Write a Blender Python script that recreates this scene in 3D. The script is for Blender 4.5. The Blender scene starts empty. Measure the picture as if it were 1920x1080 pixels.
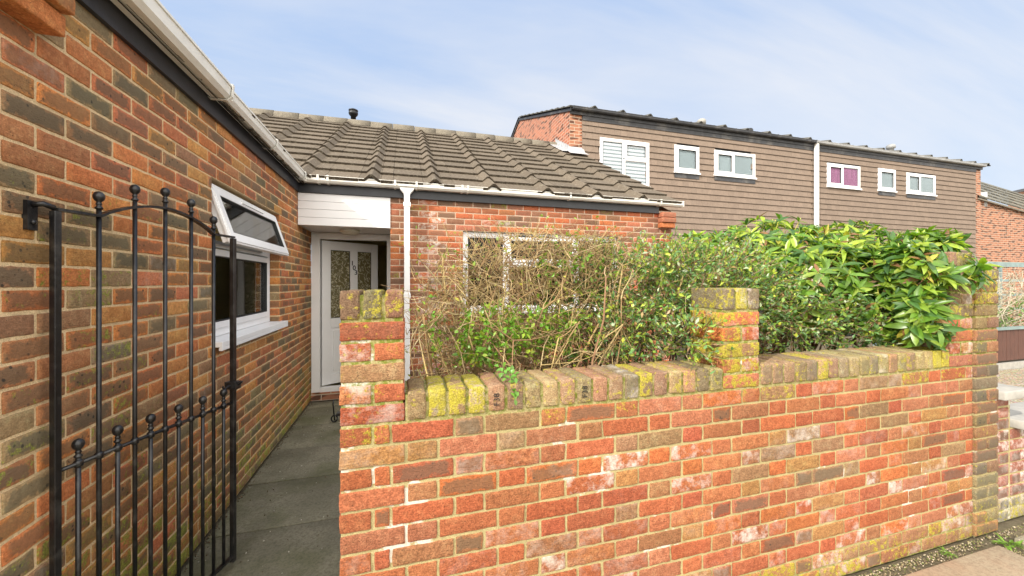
import bpy, math, random
from mathutils import Vector, noise, Matrix
random.seed(7)
R = random.random
def U(a, b): return a + (b - a) * random.random()
sc = bpy.context.scene
C = sc.collection

# ------------------------------------------------------------------ mesh builder
class MB:
    def __init__(s):
        s.v = []; s.f = []; s.c = []; s.x = []; s.uv = []; s.sm = []; s.mi = []
    def vert(s, p): s.v.append((p[0], p[1], p[2])); return len(s.v) - 1
    def face(s, idx, col=(1, 1, 1), fx=(0, 0, 0), uv=None, smooth=False, mi=0):
        s.f.append(tuple(idx)); s.c.append(col); s.x.append(fx)
        s.uv.append(uv if uv else [(0, 0)] * len(idx)); s.sm.append(smooth); s.mi.append(mi)
    def poly(s, pts, **k):
        i = [s.vert(p) for p in pts]; s.face(i, **k)
    def box(s, a, b, **k):
        s.bbox(Vector((0, 0, 0)), Vector((1, 0, 0)), Vector((0, 1, 0)), Vector((0, 0, 1)), a[0], b[0], a[1], b[1], a[2], b[2], **k)
    def bbox(s, O, A, B, D, a0, a1, b0, b1, d0, d1, **k):
        p = [O + A * a + B * b + D * d for d in (d0, d1) for b in (b0, b1) for a in (a0, a1)]
        i = [s.vert(q) for q in p]
        flip = A.cross(B).dot(D) < 0
        for q in ((0, 2, 3, 1), (4, 5, 7, 6), (0, 1, 5, 4), (2, 6, 7, 3), (0, 4, 6, 2), (1, 3, 7, 5)):
            q = [i[j] for j in q]
            if flip: q.reverse()
            s.face(q, **k)
    def bar(s, p, q, w, h, up=(0, 0, 1), **k):
        p = Vector(p); q = Vector(q); d = (q - p); L = d.length; d.normalize()
        up = Vector(up); a = d.cross(up).normalized(); b = a.cross(d).normalized()
        s.bbox(p, a, b, d, -w / 2, w / 2, -h / 2, h / 2, 0, L, **k)
    def tube(s, pts, r0, r1, n=6, cap=True, smooth=True, **k):
        pts = [Vector(p) for p in pts]; m = len(pts); rings = []
        ref = Vector((0.31, 0.17, 0.93))
        for i, p in enumerate(pts):
            d = (pts[min(i + 1, m - 1)] - pts[max(i - 1, 0)]).normalized()
            a = d.cross(ref)
            if a.length < 1e-3: a = d.cross(Vector((1, 0, 0)))
            a.normalize(); b = d.cross(a)
            r = r0 + (r1 - r0) * i / max(1, m - 1)
            rings.append([s.vert(p + (a * math.cos(t) + b * math.sin(t)) * r) for t in [2 * math.pi * j / n for j in range(n)]])
        for i in range(m - 1):
            for j in range(n):
                s.face((rings[i][j], rings[i][(j + 1) % n], rings[i + 1][(j + 1) % n], rings[i + 1][j]), smooth=smooth, **k)
        if cap:
            s.face(rings[0][::-1], **k); s.face(rings[-1], **k)
    def lathe(s, O, prof, n=16, ax=(0, 0, 1), **k):
        ax = Vector(ax).normalized(); a = ax.orthogonal().normalized(); b = ax.cross(a); O = Vector(O)
        rings = []
        for r, z in prof:
            rings.append([s.vert(O + ax * z + (a * math.cos(t) + b * math.sin(t)) * max(r, 1e-4)) for t in [2 * math.pi * j / n for j in range(n)]])
        for i in range(len(prof) - 1):
            for j in range(n):
                s.face((rings[i][j], rings[i][(j + 1) % n], rings[i + 1][(j + 1) % n], rings[i + 1][j]), smooth=True, **k)
        s.face(rings[0][::-1], **k); s.face(rings[-1], **k)
    def build(s, name, mats, parent=None, bevel=0, shadow=True):
        me = bpy.data.meshes.new(name)
        me.from_pydata(s.v, [], s.f)
        ca = me.color_attributes.new('Col', 'FLOAT_COLOR', 'CORNER')
        xa = me.attributes.new('Fx', 'FLOAT_VECTOR', 'FACE')
        ul = me.uv_layers.new(name='UVMap')
        cl = []; uvl = []; xl = []
        for f, c, x, uv in zip(s.f, s.c, s.x, s.uv):
            for j in range(len(f)):
                cl.extend((c[0], c[1], c[2], 1)); uvl.extend(uv[j])
            xl.extend(x)
        ca.data.foreach_set('color', cl); ul.data.foreach_set('uv', uvl); xa.data.foreach_set('vector', xl)
        me.polygons.foreach_set('use_smooth', s.sm)
        me.polygons.foreach_set('material_index', s.mi)
        if not isinstance(mats, (list, tuple)): mats = [mats]
        for m in mats: me.materials.append(m)
        me.update()
        o = bpy.data.objects.new(name, me); C.objects.link(o)
        if parent: attach(o, parent)
        if bevel:
            b = o.modifiers.new('b', 'BEVEL'); b.width = bevel; b.segments = 2; b.limit_method = 'ANGLE'
        return o

def world(o):
    m = Matrix.Translation(o.location) @ o.rotation_euler.to_matrix().to_4x4()
    if o.parent: m = world(o.parent) @ o.matrix_parent_inverse @ m
    return m
def attach(o, parent):
    o.parent = parent; o.matrix_parent_inverse = world(parent).inverted()
def tag(o, label, cat, group=None, kind=None):
    o['label'] = label; o['category'] = cat
    if group: o['group'] = group
    if kind: o['kind'] = kind
    return o
def thing(name, loc, label, cat, group=None):
    o = bpy.data.objects.new(name, None); C.objects.link(o); o.location = loc; o.empty_display_size = .2
    return tag(o, label, cat, group)
def struct(o): o['kind'] = 'structure'; return o
V = Vector
X, Y, Z = V((1, 0, 0)), V((0, 1, 0)), V((0, 0, 1))

# ------------------------------------------------------------------ materials
def newmat(name):
    m = bpy.data.materials.new(name); m.use_nodes = True
    nt = m.node_tree; nt.nodes.clear()
    out = nt.nodes.new('ShaderNodeOutputMaterial'); p = nt.nodes.new('ShaderNodeBsdfPrincipled')
    nt.links.new(p.outputs[0], out.inputs[0])
    return m, nt, p, out
class N:
    def __init__(s, nt): s.nt = nt
    def lk(s, a, b): s.nt.links.new(a, b)
    def n(s, t, **k):
        x = s.nt.nodes.new('ShaderNode' + t)
        for a, b in k.items(): setattr(x, a, b)
        return x
    def coord(s, which='Object', scale=(1, 1, 1), rot=(0, 0, 0)):
        t = s.n('TexCoord'); mp = s.n('Mapping'); mp.inputs['Scale'].default_value = scale; mp.inputs['Rotation'].default_value = rot
        s.lk(t.outputs[which], mp.inputs['Vector']); return mp.outputs[0]
    def noise(s, vec, scale, detail=4, rough=.55):
        x = s.n('TexNoise'); x.inputs['Scale'].default_value = scale; x.inputs['Detail'].default_value = detail; x.inputs['Roughness'].default_value = rough
        s.lk(vec, x.inputs['Vector']); return x.outputs['Fac']
    def ramp(s, fac, a, b, c0=0., c1=1.):
        x = s.n('MapRange'); x.inputs['From Min'].default_value = a; x.inputs['From Max'].default_value = b
        x.inputs['To Min'].default_value = c0; x.inputs['To Max'].default_value = c1
        s.lk(fac, x.inputs['Value']); return x.outputs[0]
    def math(s, op, a, b=None):
        x = s.n('Math', operation=op)
        for i, q in enumerate((a, b)):
            if q is None: continue
            if isinstance(q, (int, float)): x.inputs[i].default_value = q
            else: s.lk(q, x.inputs[i])
        return x.outputs[0]
    def mix(s, fac, a, b, mode='MIX'):
        x = s.n('Mix', data_type='RGBA', blend_type=mode)
        for sock, q in ((x.inputs[0], fac), (x.inputs[6], a), (x.inputs[7], b)):
            if isinstance(q, (int, float)): sock.default_value = q
            elif isinstance(q, tuple): sock.default_value = (*q[:3], 1)
            else: s.lk(q, sock)
        return x.outputs[2]
    def attr(s, name, out='Color'):
        x = s.n('Attribute'); x.attribute_name = name; return x.outputs[out]
    def bump(s, h, p, strength=.3, dist=.01):
        x = s.n('Bump'); x.inputs['Strength'].default_value = strength; x.inputs['Distance'].default_value = dist
        s.lk(h, x.inputs['Height']); s.lk(x.outputs[0], p.inputs['Normal'])

def brick_mat(name, mossc=(.24, .205, .02), bumpd=.0055, dark=(.145, .125, .085), fine=1., grain=.8):
    m, nt, p, out = newmat(name); g = N(nt)
    co = g.coord()
    col = g.attr('Col'); fx = g.n('SeparateXYZ'); g.lk(g.attr('Fx', 'Vector'), fx.inputs[0])
    n1 = g.noise(co, 55 * fine, 5, .65); n2 = g.noise(co, 9, 3); n3 = g.noise(co, 190 * fine, 3, .6); n4 = g.noise(co, 26, 5, .7)
    # within-brick tone drift, drag marks and grain
    co2 = g.coord(scale=(1, 1, 5)); n5 = g.noise(co2, 45 * fine, 4, .7)
    c = g.mix(g.ramp(n1, .32, .68, .0, .7), col, g.mix(1., col, (.50, .46, .42), 'MULTIPLY'))
    c = g.mix(g.ramp(n4, .50, .66, 0, .55), c, g.mix(1., col, (1.15, 1.45, 1.5), 'MULTIPLY'))
    c = g.mix(g.ramp(n5, .50, .70, 0, .45), c, g.mix(1., c, (.62, .60, .60), 'MULTIPLY'))
    c = g.mix(grain, c, g.mix(1., c, g.mix(g.ramp(n3, .36, .64), (.62, .60, .58), (1.38, 1.38, 1.35)), 'MULTIPLY'))
    # burnt heart of the brick
    uv = g.n('TexCoord').outputs['UV']; su = g.n('SeparateXYZ'); g.lk(uv, su.inputs[0])
    eu = g.math('SUBTRACT', 1., g.math('ABSOLUTE', g.math('SUBTRACT', g.math('MULTIPLY', su.outputs[0], 2.), 1.)))
    ev = g.math('SUBTRACT', 1., g.math('ABSOLUTE', g.math('SUBTRACT', g.math('MULTIPLY', su.outputs[1], 2.), 1.)))
    e = g.math('MINIMUM', g.math('MULTIPLY', eu, 1.8), ev)
    e = g.math('ADD', e, g.math('MULTIPLY', g.math('SUBTRACT', n4, .5), 1.9))
    mask = g.math('MULTIPLY', g.ramp(e, .15, .38), fx.outputs[0])
    c = g.mix(g.math('MULTIPLY', mask, .92), c, g.mix(.5, g.mix(1., col, (.42, .46, .46), 'MULTIPLY'), dark))
    # pits
    vo = g.n('TexVoronoi'); vo.inputs['Scale'].default_value = 95 * fine; g.lk(co, vo.inputs['Vector'])
    pit = g.math('MULTIPLY', g.ramp(vo.outputs['Distance'], .16, .07), g.ramp(n4, .46, .54))
    c = g.mix(g.math('MULTIPLY', pit, .85), c, (.03, .026, .022))
    # soot-black blotches on the burnt bricks
    vb = g.n('TexVoronoi'); vb.inputs['Scale'].default_value = 34; g.lk(g.mix(.12, co, g.n('TexNoise').outputs['Color'], 'ADD'), vb.inputs['Vector'])
    bl = g.math('MULTIPLY', g.ramp(g.math('ADD', vb.outputs['Distance'], g.math('MULTIPLY', g.math('SUBTRACT', n1, .5), .5)), .22, .14), g.ramp(fx.outputs[0], .3, .9))
    bl = g.math('MULTIPLY', bl, g.ramp(g.noise(co, 11, 2), .48, .54))
    c = g.mix(g.math('MULTIPLY', bl, .85), c, (.035, .034, .03))
    # efflorescence
    ef = g.math('MULTIPLY', g.ramp(g.noise(co, 14, 6, .75), .46, .66), fx.outputs[2])
    c = g.mix(ef, c, (.72, .66, .60))
    # moss / lichen
    mo = g.math('MULTIPLY', g.ramp(g.math('ADD', g.noise(co, 38, 6, .75), g.math('MULTIPLY', g.math('MULTIPLY', fx.outputs[1], g.ramp(g.noise(co, 7.5, 3), .36, .60, .45, 1.25)), .33)), .60, .68), g.ramp(fx.outputs[1], 0., .03))
    mo = g.math('MULTIPLY', mo, .9)
    c = g.mix(g.math('MULTIPLY', mo, g.ramp(n1, .25, .5, .55, 1.)), c, g.mix(g.ramp(n3, .35, .65), mossc, tuple(min(1, q * 2.3) for q in mossc)))
    c = g.mix(g.math('MULTIPLY', g.ramp(g.noise(co, 1.3, 4), .42, .66), .5), c, g.mix(1., c, (.60, .57, .46), 'MULTIPLY'))
    g.lk(c, p.inputs['Base Color']); p.inputs['Roughness'].default_value = .9
    p.inputs['Specular IOR Level'].default_value = .25
    h = g.math('ADD', g.math('MULTIPLY', n1, .7), g.math('ADD', g.math('MULTIPLY', n3, .35), g.math('MULTIPLY', pit, -.8)))
    h = g.math('ADD', h, g.math('ADD', g.math('MULTIPLY', n4, .9), g.math('MULTIPLY', n5, .7)))
    g.bump(h, p, 1., bumpd)
    return m

def mortar_mat(name, base, white=.0, moss=0., mossz=(1.0, 1.1)):
    m, nt, p, out = newmat(name); g = N(nt); co = g.coord()
    n1 = g.noise(co, 240, 3, .7); n2 = g.noise(co, 12, 5, .7); n3 = g.noise(co, 45, 4, .7)
    c = g.mix(g.ramp(n1, .3, .7), tuple(q * .62 for q in base), tuple(min(1, q * 1.25) for q in base))
    c = g.mix(g.ramp(n2, .42, .75, 0, .6), c, tuple(q * .55 for q in base))
    if white:
        w = g.math('MULTIPLY', g.ramp(g.noise(co, 2.3, 6, .72), .60, .63), white)
        c = g.mix(w, c, (.80, .77, .72))
    if moss:
        sz = g.n('SeparateXYZ'); g.lk(g.n('NewGeometry').outputs['Position'], sz.inputs[0])
        zz = g.math('MAXIMUM', g.ramp(sz.outputs[2], mossz[0], mossz[1]), g.ramp(sz.outputs[2], .22, .02))
        w = g.math('MULTIPLY', g.math('MULTIPLY', zz, moss), g.ramp(n3, .40, .58))
        c = g.mix(w, c, (.16, .19, .02))
    g.lk(c, p.inputs['Base Color']); p.inputs['Roughness'].default_value = .95; p.inputs['Specular IOR Level'].default_value = .15
    g.bump(g.math('ADD', n1, g.math('MULTIPLY', n3, 1.6)), p, .8, .005)
    return m

def plain(name, col, rough=.5, metal=0., var=.15, scale=12, bump=.0, spec=.5, stretch=(1, 1, 1), dirt=None, dirtamt=.5):
    m, nt, p, out = newmat(name); g = N(nt); co = g.coord(scale=stretch)
    n1 = g.noise(co, scale, 5, .6)
    c = g.mix(g.ramp(n1, .3, .7), tuple(q * (1 - var) for q in col), tuple(min(1, q * (1 + var)) for q in col))
    if dirt: c = g.mix(g.math('MULTIPLY', g.ramp(g.noise(co, scale * .35, 6, .7), .5, .68), dirtamt), c, dirt)
    g.lk(c, p.inputs['Base Color']); p.inputs['Roughness'].default_value = rough; p.inputs['Metallic'].default_value = metal
    p.inputs['Specular IOR Level'].default_value = spec
    if bump: g.bump(g.noise(co, scale * 6, 4, .6), p, .6, bump)
    return m

def tinted(name, rough=.85, nscale=40, bump=.002, spec=.3, dirt=None, dscale=6, damt=.6, transl=0., lo=.7, hi=1.25):
    m, nt, p, out = newmat(name); g = N(nt); co = g.coord(); col = g.attr('Col')
    n1 = g.noise(co, nscale, 5, .65)
    c = g.mix(g.ramp(n1, .3, .7), g.mix(1., col, (lo, lo, lo), 'MULTIPLY'), g.mix(1., col, (hi, hi, hi), 'MULTIPLY'))
    if dirt: c = g.mix(g.math('MULTIPLY', g.ramp(g.noise(co, dscale, 6, .75), .52, .68), damt), c, dirt)
    g.lk(c, p.inputs['Base Color']); p.inputs['Roughness'].default_value = rough; p.inputs['Specular IOR Level'].default_value = spec
    if bump: g.bump(n1, p, .6, bump)
    if transl:
        t = g.n('BsdfTranslucent'); g.lk(g.mix(1., c, (1.3, 1.5, .6), 'MULTIPLY'), t.inputs[0]); mx = g.n('MixShader'); mx.inputs[0].default_value = transl
        g.lk(p.outputs[0], mx.inputs[1]); g.lk(t.outputs[0], mx.inputs[2]); g.lk(mx.outputs[0], out.inputs[0])
    return m

def glass_mat(name, tint=(.85, .88, .88), refl=.03, rough=.02, pattern=0, lwb=.18):
    m, nt, p, out = newmat(name); g = N(nt); nt.nodes.remove(p)
    tr = g.n('BsdfTransparent'); tr.inputs[0].default_value = (*tint, 1)
    gl = g.n('BsdfGlossy'); gl.inputs['Roughness'].default_value = rough; gl.inputs['Color'].default_value = (1, 1, 1, 1)
    lw = g.n('LayerWeight'); lw.inputs['Blend'].default_value = lwb
    f = g.math('ADD', g.math('MULTIPLY', lw.outputs['Fresnel'], 1.0), refl)
    mx = g.n('MixShader'); g.lk(g.math('MINIMUM', f, .95), mx.inputs[0]); g.lk(tr.outputs[0], mx.inputs[1]); g.lk(gl.outputs[0], mx.inputs[2])
    co = g.coord(); b = g.n('Bump'); b.inputs['Strength'].default_value = .08 if not pattern else 1.; b.inputs['Distance'].default_value = .01
    g.lk(g.noise(co, 2.2 if not pattern else 60, 2), b.inputs['Height']); g.lk(b.outputs[0], gl.inputs['Normal'])
    g.lk(mx.outputs[0], out.inputs[0])
    return m

M = {}
M['brick_garden'] = brick_mat('garden_brick')
M['brick_house'] = brick_mat('house_brick', mossc=(.16, .17, .03), bumpd=.0045, dark=(.135, .12, .085), grain=.5)
M['mortar_garden'] = mortar_mat('garden_mortar', (.47, .39, .19), white=.6, moss=.9, mossz=(.95, 1.06))
M['mortar_house'] = mortar_mat('house_mortar', (.76, .57, .33), moss=.35, mossz=(3, 4))
M['mortar_front'] = mortar_mat('front_mortar', (.60, .46, .34))
M['upvc'] = plain('white_upvc', (.80, .80, .80), .32, var=.03, scale=3, dirt=(.62, .60, .55), dirtamt=.25)
M['gutter'] = plain('white_gutter_plastic', (.80, .78, .72), .35, var=.05, scale=5, dirt=(.55, .52, .44), dirtamt=.4)
M['greygutter'] = plain('grey_gutter', (.34, .34, .33), .5, var=.2, scale=6)
M['fascia'] = plain('black_fascia', (.022, .024, .030), .45, var=.3, scale=8, bump=.001)
M['dirtyfascia'] = plain('weathered_fascia', (.035, .036, .040), .6, var=.4, scale=9, dirt=(.25, .23, .2), dirtamt=.4)
M['iron'] = plain('black_painted_iron', (.008, .008, .009), .3, var=.4, scale=40, bump=.0012, dirt=(.20, .19, .17), dirtamt=.16)
M['steel'] = plain('dull_steel', (.35, .35, .34), .4, metal=.8)
M['black'] = plain('black_plastic', (.012, .012, .013), .45)
M['rubber'] = plain('black_gasket', (.012, .012, .012), .6)
M['tile'] = tinted('concrete_tile', rough=.93, nscale=55, bump=.003, spec=.15, dirt=(.48, .44, .33), dscale=30, damt=.35, lo=.82, hi=1.15)
M['tilehang'] = tinted('hung_tile', rough=.9, nscale=70, bump=.001, spec=.2, dirt=(.30, .22, .16), dscale=8, damt=.25)
M['mortarridge'] = plain('ridge_mortar', (.185, .16, .12), .95, var=.3, scale=40, bump=.005, dirt=(.10, .085, .06), dirtamt=.5)
M['lead'] = plain('lead_flashing', (.42, .42, .42), .55, var=.25, scale=20, bump=.003)
M['stone'] = plain('cast_stone', (.36, .34, .30), .85, var=.15, scale=20, bump=.003)
M['leaf_big'] = tinted('glossy_leaf', rough=.34, nscale=30, bump=0, spec=.5, transl=.3)
M['leaf_small'] = tinted('small_leaf', rough=.36, nscale=60, bump=0, spec=.55, transl=.25)
M['twig'] = tinted('twig_bark', rough=.85, nscale=90, bump=.001)
M['glass'] = glass_mat('window_glass')
M['glass_side'] = glass_mat('window_glass_side', refl=.13)
M['glass_far'] = glass_mat('window_glass_far', tint=(.95, .96, .96), refl=.0, lwb=.05)
M['glass_dark'] = glass_mat('window_glass_front', tint=(.3, .32, .32), refl=.01, lwb=.08)
M['interior'] = plain('interior_wall', (.60, .52, .28), .8, var=.2, scale=2)
M['interior_pale'] = plain('interior_paint', (.50, .47, .34), .8, var=.08, scale=2)
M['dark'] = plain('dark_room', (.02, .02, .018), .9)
M['blind'] = plain('white_blind', (.58, .60, .64), .7, var=.06)
M['pink'] = plain('magenta_curtain', (.27, .105, .20), .8, var=.3, scale=4, stretch=(6, 6, .5))
M['greyblind'] = plain('grey_roller_blind', (.26, .31, .33), .7, var=.1, scale=2)
M['fencewood'] = plain('brown_fence_wood', (.095, .038, .024), .75, var=.35, scale=9, stretch=(8, 8, .6), bump=.002)
M['teal'] = plain('pale_teal_paint', (.20, .27, .26), .6, var=.2, scale=7)
M['porch'] = plain('white_porch_boarding', (.78, .78, .79), .4, var=.03, scale=3)
M['lamp'] = plain('opal_diffuser', (.62, .58, .48), .3, var=.03)

def ground_mat():
    m, nt, p, out = newmat('garden_soil'); g = N(nt); co = g.coord()
    n1 = g.noise(co, 7, 6, .7); n2 = g.noise(co, 60, 4, .7)
    c = g.mix(g.ramp(n1, .35, .65), (.11, .085, .05), (.19, .15, .09)); c = g.mix(g.ramp(n2, .5, .7, 0, .5), c, (.06, .09, .02))
    g.lk(c, p.inputs['Base Color']); p.inputs['Roughness'].default_value = .95; g.bump(n2, p, .8, .02); return m
def slab_mat(name, a, b, moss=.5, wet=0):
    m, nt, p, out = newmat(name); g = N(nt); co = g.coord()
    n1 = g.noise(co, 2.2, 6, .65); n2 = g.noise(co, 60, 5, .75); n3 = g.noise(co, 260, 3, .7)
    vo = g.n('TexVoronoi'); vo.inputs['Scale'].default_value = 130; g.lk(co, vo.inputs['Vector'])
    c = g.mix(g.ramp(n1, .35, .65), a, b); c = g.mix(g.ramp(n2, .45, .62, 0, .55), c, tuple(q * .55 for q in a))
    c = g.mix(g.math('MULTIPLY', g.ramp(vo.outputs['Distance'], .14, .06), g.ramp(n2, .5, .6)), c, (.42, .40, .32))
    c = g.mix(g.ramp(g.noise(co, 1.2, 5, .7), .48, .7, 0, moss), c, (.085, .095, .03))
    g.lk(c, p.inputs['Base Color']); p.inputs['Roughness'].default_value = .85; p.inputs['Specular IOR Level'].default_value = .3
    g.bump(g.math('ADD', n2, g.math('MULTIPLY', n3, .6)), p, .7, .004); return m
def gravel_mat():
    m, nt, p, out = newmat('gravel_bed'); g = N(nt); co = g.coord()
    vo = g.n('TexVoronoi'); vo.inputs['Scale'].default_value = 45; g.lk(co, vo.inputs['Vector'])
    c = g.mix(g.ramp(vo.outputs['Distance'], .2, .7), (.66, .54, .36), (.26, .20, .12))
    c = g.mix(.5, c, g.mix(1., c, vo.outputs['Color'], 'MULTIPLY'))
    g.lk(c, p.inputs['Base Color']); p.inputs['Roughness'].default_value = .9; g.bump(vo.outputs['Distance'], p, -1., .02); return m
M['soil'] = ground_mat()
M['path'] = slab_mat('path_concrete', (.15, .14, .095), (.27, .25, .175), .75)
M['pave'] = slab_mat('pavement_concrete', (.34, .30, .22), (.44, .40, .30), .25)
M['pavered'] = slab_mat('pink_slab', (.38, .26, .17), (.38, .32, .22), .15)
M['gravel'] = gravel_mat()

def far_brick_mat(name, c1, c2, mort, axis):
    m, nt, p, out = newmat(name); g = N(nt)
    t = g.n('TexCoord'); s = g.n('SeparateXYZ'); g.lk(t.outputs['Object'], s.inputs[0]); cb = g.n('CombineXYZ')
    g.lk(s.outputs[axis], cb.inputs[0]); g.lk(s.outputs[2], cb.inputs[1])
    b = g.n('TexBrick'); g.lk(cb.outputs[0], b.inputs['Vector']); b.offset = .5
    b.inputs['Scale'].default_value = 1; b.inputs['Brick Width'].default_value = .225; b.inputs['Row Height'].default_value = .075
    b.inputs['Mortar Size'].default_value = .006; b.inputs['Mortar Smooth'].default_value = .2; b.inputs['Bias'].default_value = -.1
    b.inputs['Color1'].default_value = (*c1, 1); b.inputs['Color2'].default_value = (*c2, 1); b.inputs['Mortar'].default_value = (*mort, 1)
    n = g.noise(cb.outputs[0], 9, 5, .7)
    # some burnt bricks: cell random by row / column noise stretched to brick size
    mp = g.n('Mapping'); mp.inputs['Scale'].default_value = (4.44, 13.33, 1); g.lk(cb.outputs[0], mp.inputs[0])
    wn = g.n('TexNoise'); wn.inputs['Scale'].default_value = 1.; wn.inputs['Detail'].default_value = 0; g.lk(mp.outputs[0], wn.inputs['Vector'])
    c = g.mix(g.math('MULTIPLY', g.ramp(wn.outputs['Fac'], .56, .62), g.math('SUBTRACT', 1., b.outputs['Fac'])), b.outputs['Color'], tuple(q * .35 for q in c2))
    c = g.mix(g.ramp(n, .4, .7, 0, .4), c, g.mix(1., c, (.7, .65, .6), 'MULTIPLY'))
    g.lk(c, p.inputs['Base Color']); p.inputs['Roughness'].default_value = .9
    g.bump(b.outputs['Fac'], p, -.6, .006); return m
M['farbrick_x'] = far_brick_mat('house_brick_front', (.40, .165, .085), (.33, .145, .085), (.50, .42, .32), 0)
M['farbrick_y'] = far_brick_mat('house_brick_side', (.46, .16, .085), (.36, .13, .075), (.50, .40, .30), 1)

# ------------------------------------------------------------------ bricks
def grid_axis(h, r, step):
    inner = 2 * (h - r); n = max(1, round(inner / step))
    return [-h] + [-(h - r) + inner * i / n for i in range(n + 1)] + [h]
def rbrick(mb, c, A, B, D, ha, hb, hd, r=.005, col=(1, 1, 1), fx=(0, 0, 0), step=.03, jit=.0014, uvax=(0, 1), skip_back=False, tilt=0):
    ga, gb, gd = grid_axis(ha, r, step), grid_axis(hb, r, step), grid_axis(hd, r, max(step, .05))
    h = (ha, hb, hd); G = (ga, gb, gd); L = (len(ga), len(gb), len(gd)); cache = {}
    flip = A.cross(B).dot(D) < 0
    off = V((U(-.0012, .0012), U(-.0012, .0012), U(-.0015, .0015)))
    tu = U(-tilt, tilt)
    def vt(i, j, k):
        key = (i, j, k)
        if key in cache: return cache[key]
        p = [G[0][i], G[1][j], G[2][k]]
        q = [max(-(h[t] - r), min(h[t] - r, p[t])) for t in range(3)]
        d = V([p[t] - q[t] for t in range(3)])
        if d.length > 0: d = d.normalized() * r
        w = V(q) + d
        w.y += tu * w.x
        P = c + A * (w.x + off.x) + B * (w.y + off.y) + D * (w.z + off.z)
        nz = noise.noise_vector(P * 31) * jit + noise.noise_vector(P * 110) * jit * .8
        nz -= D * (nz.dot(D) * .7)
        cache[key] = mb.vert(P + nz); return cache[key]
    def uvf(i, j, k):
        p = (G[0][i], G[1][j], G[2][k]); a, b = uvax
        return ((p[a] / h[a] + 1) / 2, (p[b] / h[b] + 1) / 2)
    for ax in range(3):
        o1, o2 = [(1, 2), (2, 0), (0, 1)][ax]
        for side in (0, L[ax] - 1):
            if skip_back and ax == 2 and side == 0: continue
            for a in range(L[o1] - 1):
                for b in range(L[o2] - 1):
                    qs = []
                    for da, db in ((0, 0), (1, 0), (1, 1), (0, 1)):
                        idx = [0, 0, 0]; idx[ax] = side; idx[o1] = a + da; idx[o2] = b + db; qs.append(tuple(idx))
                    if (side == 0) != flip: qs.reverse()
                    mb.face([vt(*q) for q in qs], col=col, fx=fx, uv=[uvf(*q) for q in qs], smooth=True)

GARDEN = [(.43, .125, .055), (.40, .11, .055), (.46, .17, .075), (.42, .13, .06), (.43, .165, .09), (.38, .17, .08), (.44, .145, .062), (.42, .15, .07), (.48, .15, .052), (.42, .21, .08)]
HOUSE = [(.66, .23, .085), (.58, .22, .085), (.70, .28, .09), (.50, .22, .10), (.62, .30, .10), (.40, .22, .12), (.62, .21, .10), (.38, .26, .14)]
FRONT = [(.56, .16, .075), (.60, .20, .08), (.46, .16, .085), (.52, .19, .11), (.38, .18, .11), (.33, .16, .10)]
COPE = [(.38, .26, .14), (.34, .21, .13), (.44, .25, .15), (.28, .21, .13), (.36, .28, .14)]
def vary(c, a=.12):
    k = 1 + U(-a, a); return tuple(min(.9, q * k * (1 + U(-.04, .04))) for q in c)
def garden_fx(x, z):
    dark = .8 if R() < .09 + .02 * x else 0
    moss = 0
    if z < .18: moss = .35 * R() + .1
    if z > .93 and R() < .45: moss = U(.05, .35)
    ef = 0
    if R() < (.22 if (x > 1.4 and z < .62) else .08): ef = U(.3, .9)
    elif R() < .3: ef = U(.05, .25)
    return (dark, moss, ef)
def garden_col(x, z):
    c = random.choice(GARDEN)
    if z < .16: c = tuple(a * .6 + b * .4 for a, b in zip(c, (.34, .24, .12)))
    if R() < .06: c = (.33, .19, .10)
    return vary(c)

# ------------------------------------------------------------------ world, sun, camera
SUN = V((-1.40, -.72, 1.04)).normalized()
elev = math.asin(SUN.z); azi = math.atan2(SUN.x, SUN.y)
w = bpy.data.worlds.new('World'); sc.world = w; w.use_nodes = True; nt = w.node_tree; nt.nodes.clear(); g = N(nt)
wo = g.n('OutputWorld'); sky = g.n('TexSky'); sky.sky_type = 'NISHITA'; sky.sun_disc = False
sky.sun_elevation = elev; sky.sun_rotation = azi; sky.air_density = 1.; sky.dust_density = .6; sky.ozone_density = 1.5
bg1 = g.n('Background'); bg1.inputs[1].default_value = .125; g.lk(sky.outputs[0], bg1.inputs[0])
bg2 = g.n('Background'); bg2.inputs[1].default_value = 1.
tc = g.n('TexCoord'); sp = g.n('SeparateXYZ'); g.lk(tc.outputs['Generated'], sp.inputs[0])
dv = g.math('ADD', g.math('MAXIMUM', sp.outputs[2], 0.), .16)
cb = g.n('CombineXYZ'); g.lk(g.math('DIVIDE', sp.outputs[0], dv), cb.inputs[0]); g.lk(g.math('DIVIDE', sp.outputs[1], dv), cb.inputs[1])
mp = g.n('Mapping'); mp.inputs['Rotation'].default_value = (0, 0, .28); mp.inputs['Scale'].default_value = (.36, 1.7, 1); g.lk(cb.outputs[0], mp.inputs[0])
wn = g.n('TexNoise'); wn.inputs['Scale'].default_value = .75; wn.inputs['Detail'].default_value = 7; wn.inputs['Roughness'].default_value = .56; wn.inputs['Distortion'].default_value = .5
g.lk(mp.outputs[0], wn.inputs['Vector'])
cloud = g.ramp(wn.outputs['Fac'], .42, .62)
skyc = g.mix(g.ramp(sp.outputs[2], .0, .6), (.80, .89, 1.0), (.46, .64, .97))
sky_fill = g.ramp(sp.outputs[1], .15, -.6)   # added fill: sky made brighter and warmer behind the viewer, out of view
g.lk(g.mix(sky_fill, g.mix(g.math('MULTIPLY', cloud, .85), skyc, (.93, .95, 1.0)), (1., .945, .86)), bg2.inputs[0])
g.lk(g.math('ADD', g.math('MULTIPLY', sky_fill, 2.6), 1.), bg2.inputs[1])
mxs = g.n('MixShader'); mxs.inputs[0].default_value = .9; g.lk(bg1.outputs[0], mxs.inputs[1]); g.lk(bg2.outputs[0], mxs.inputs[2]); g.lk(mxs.outputs[0], wo.inputs[0])

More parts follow.
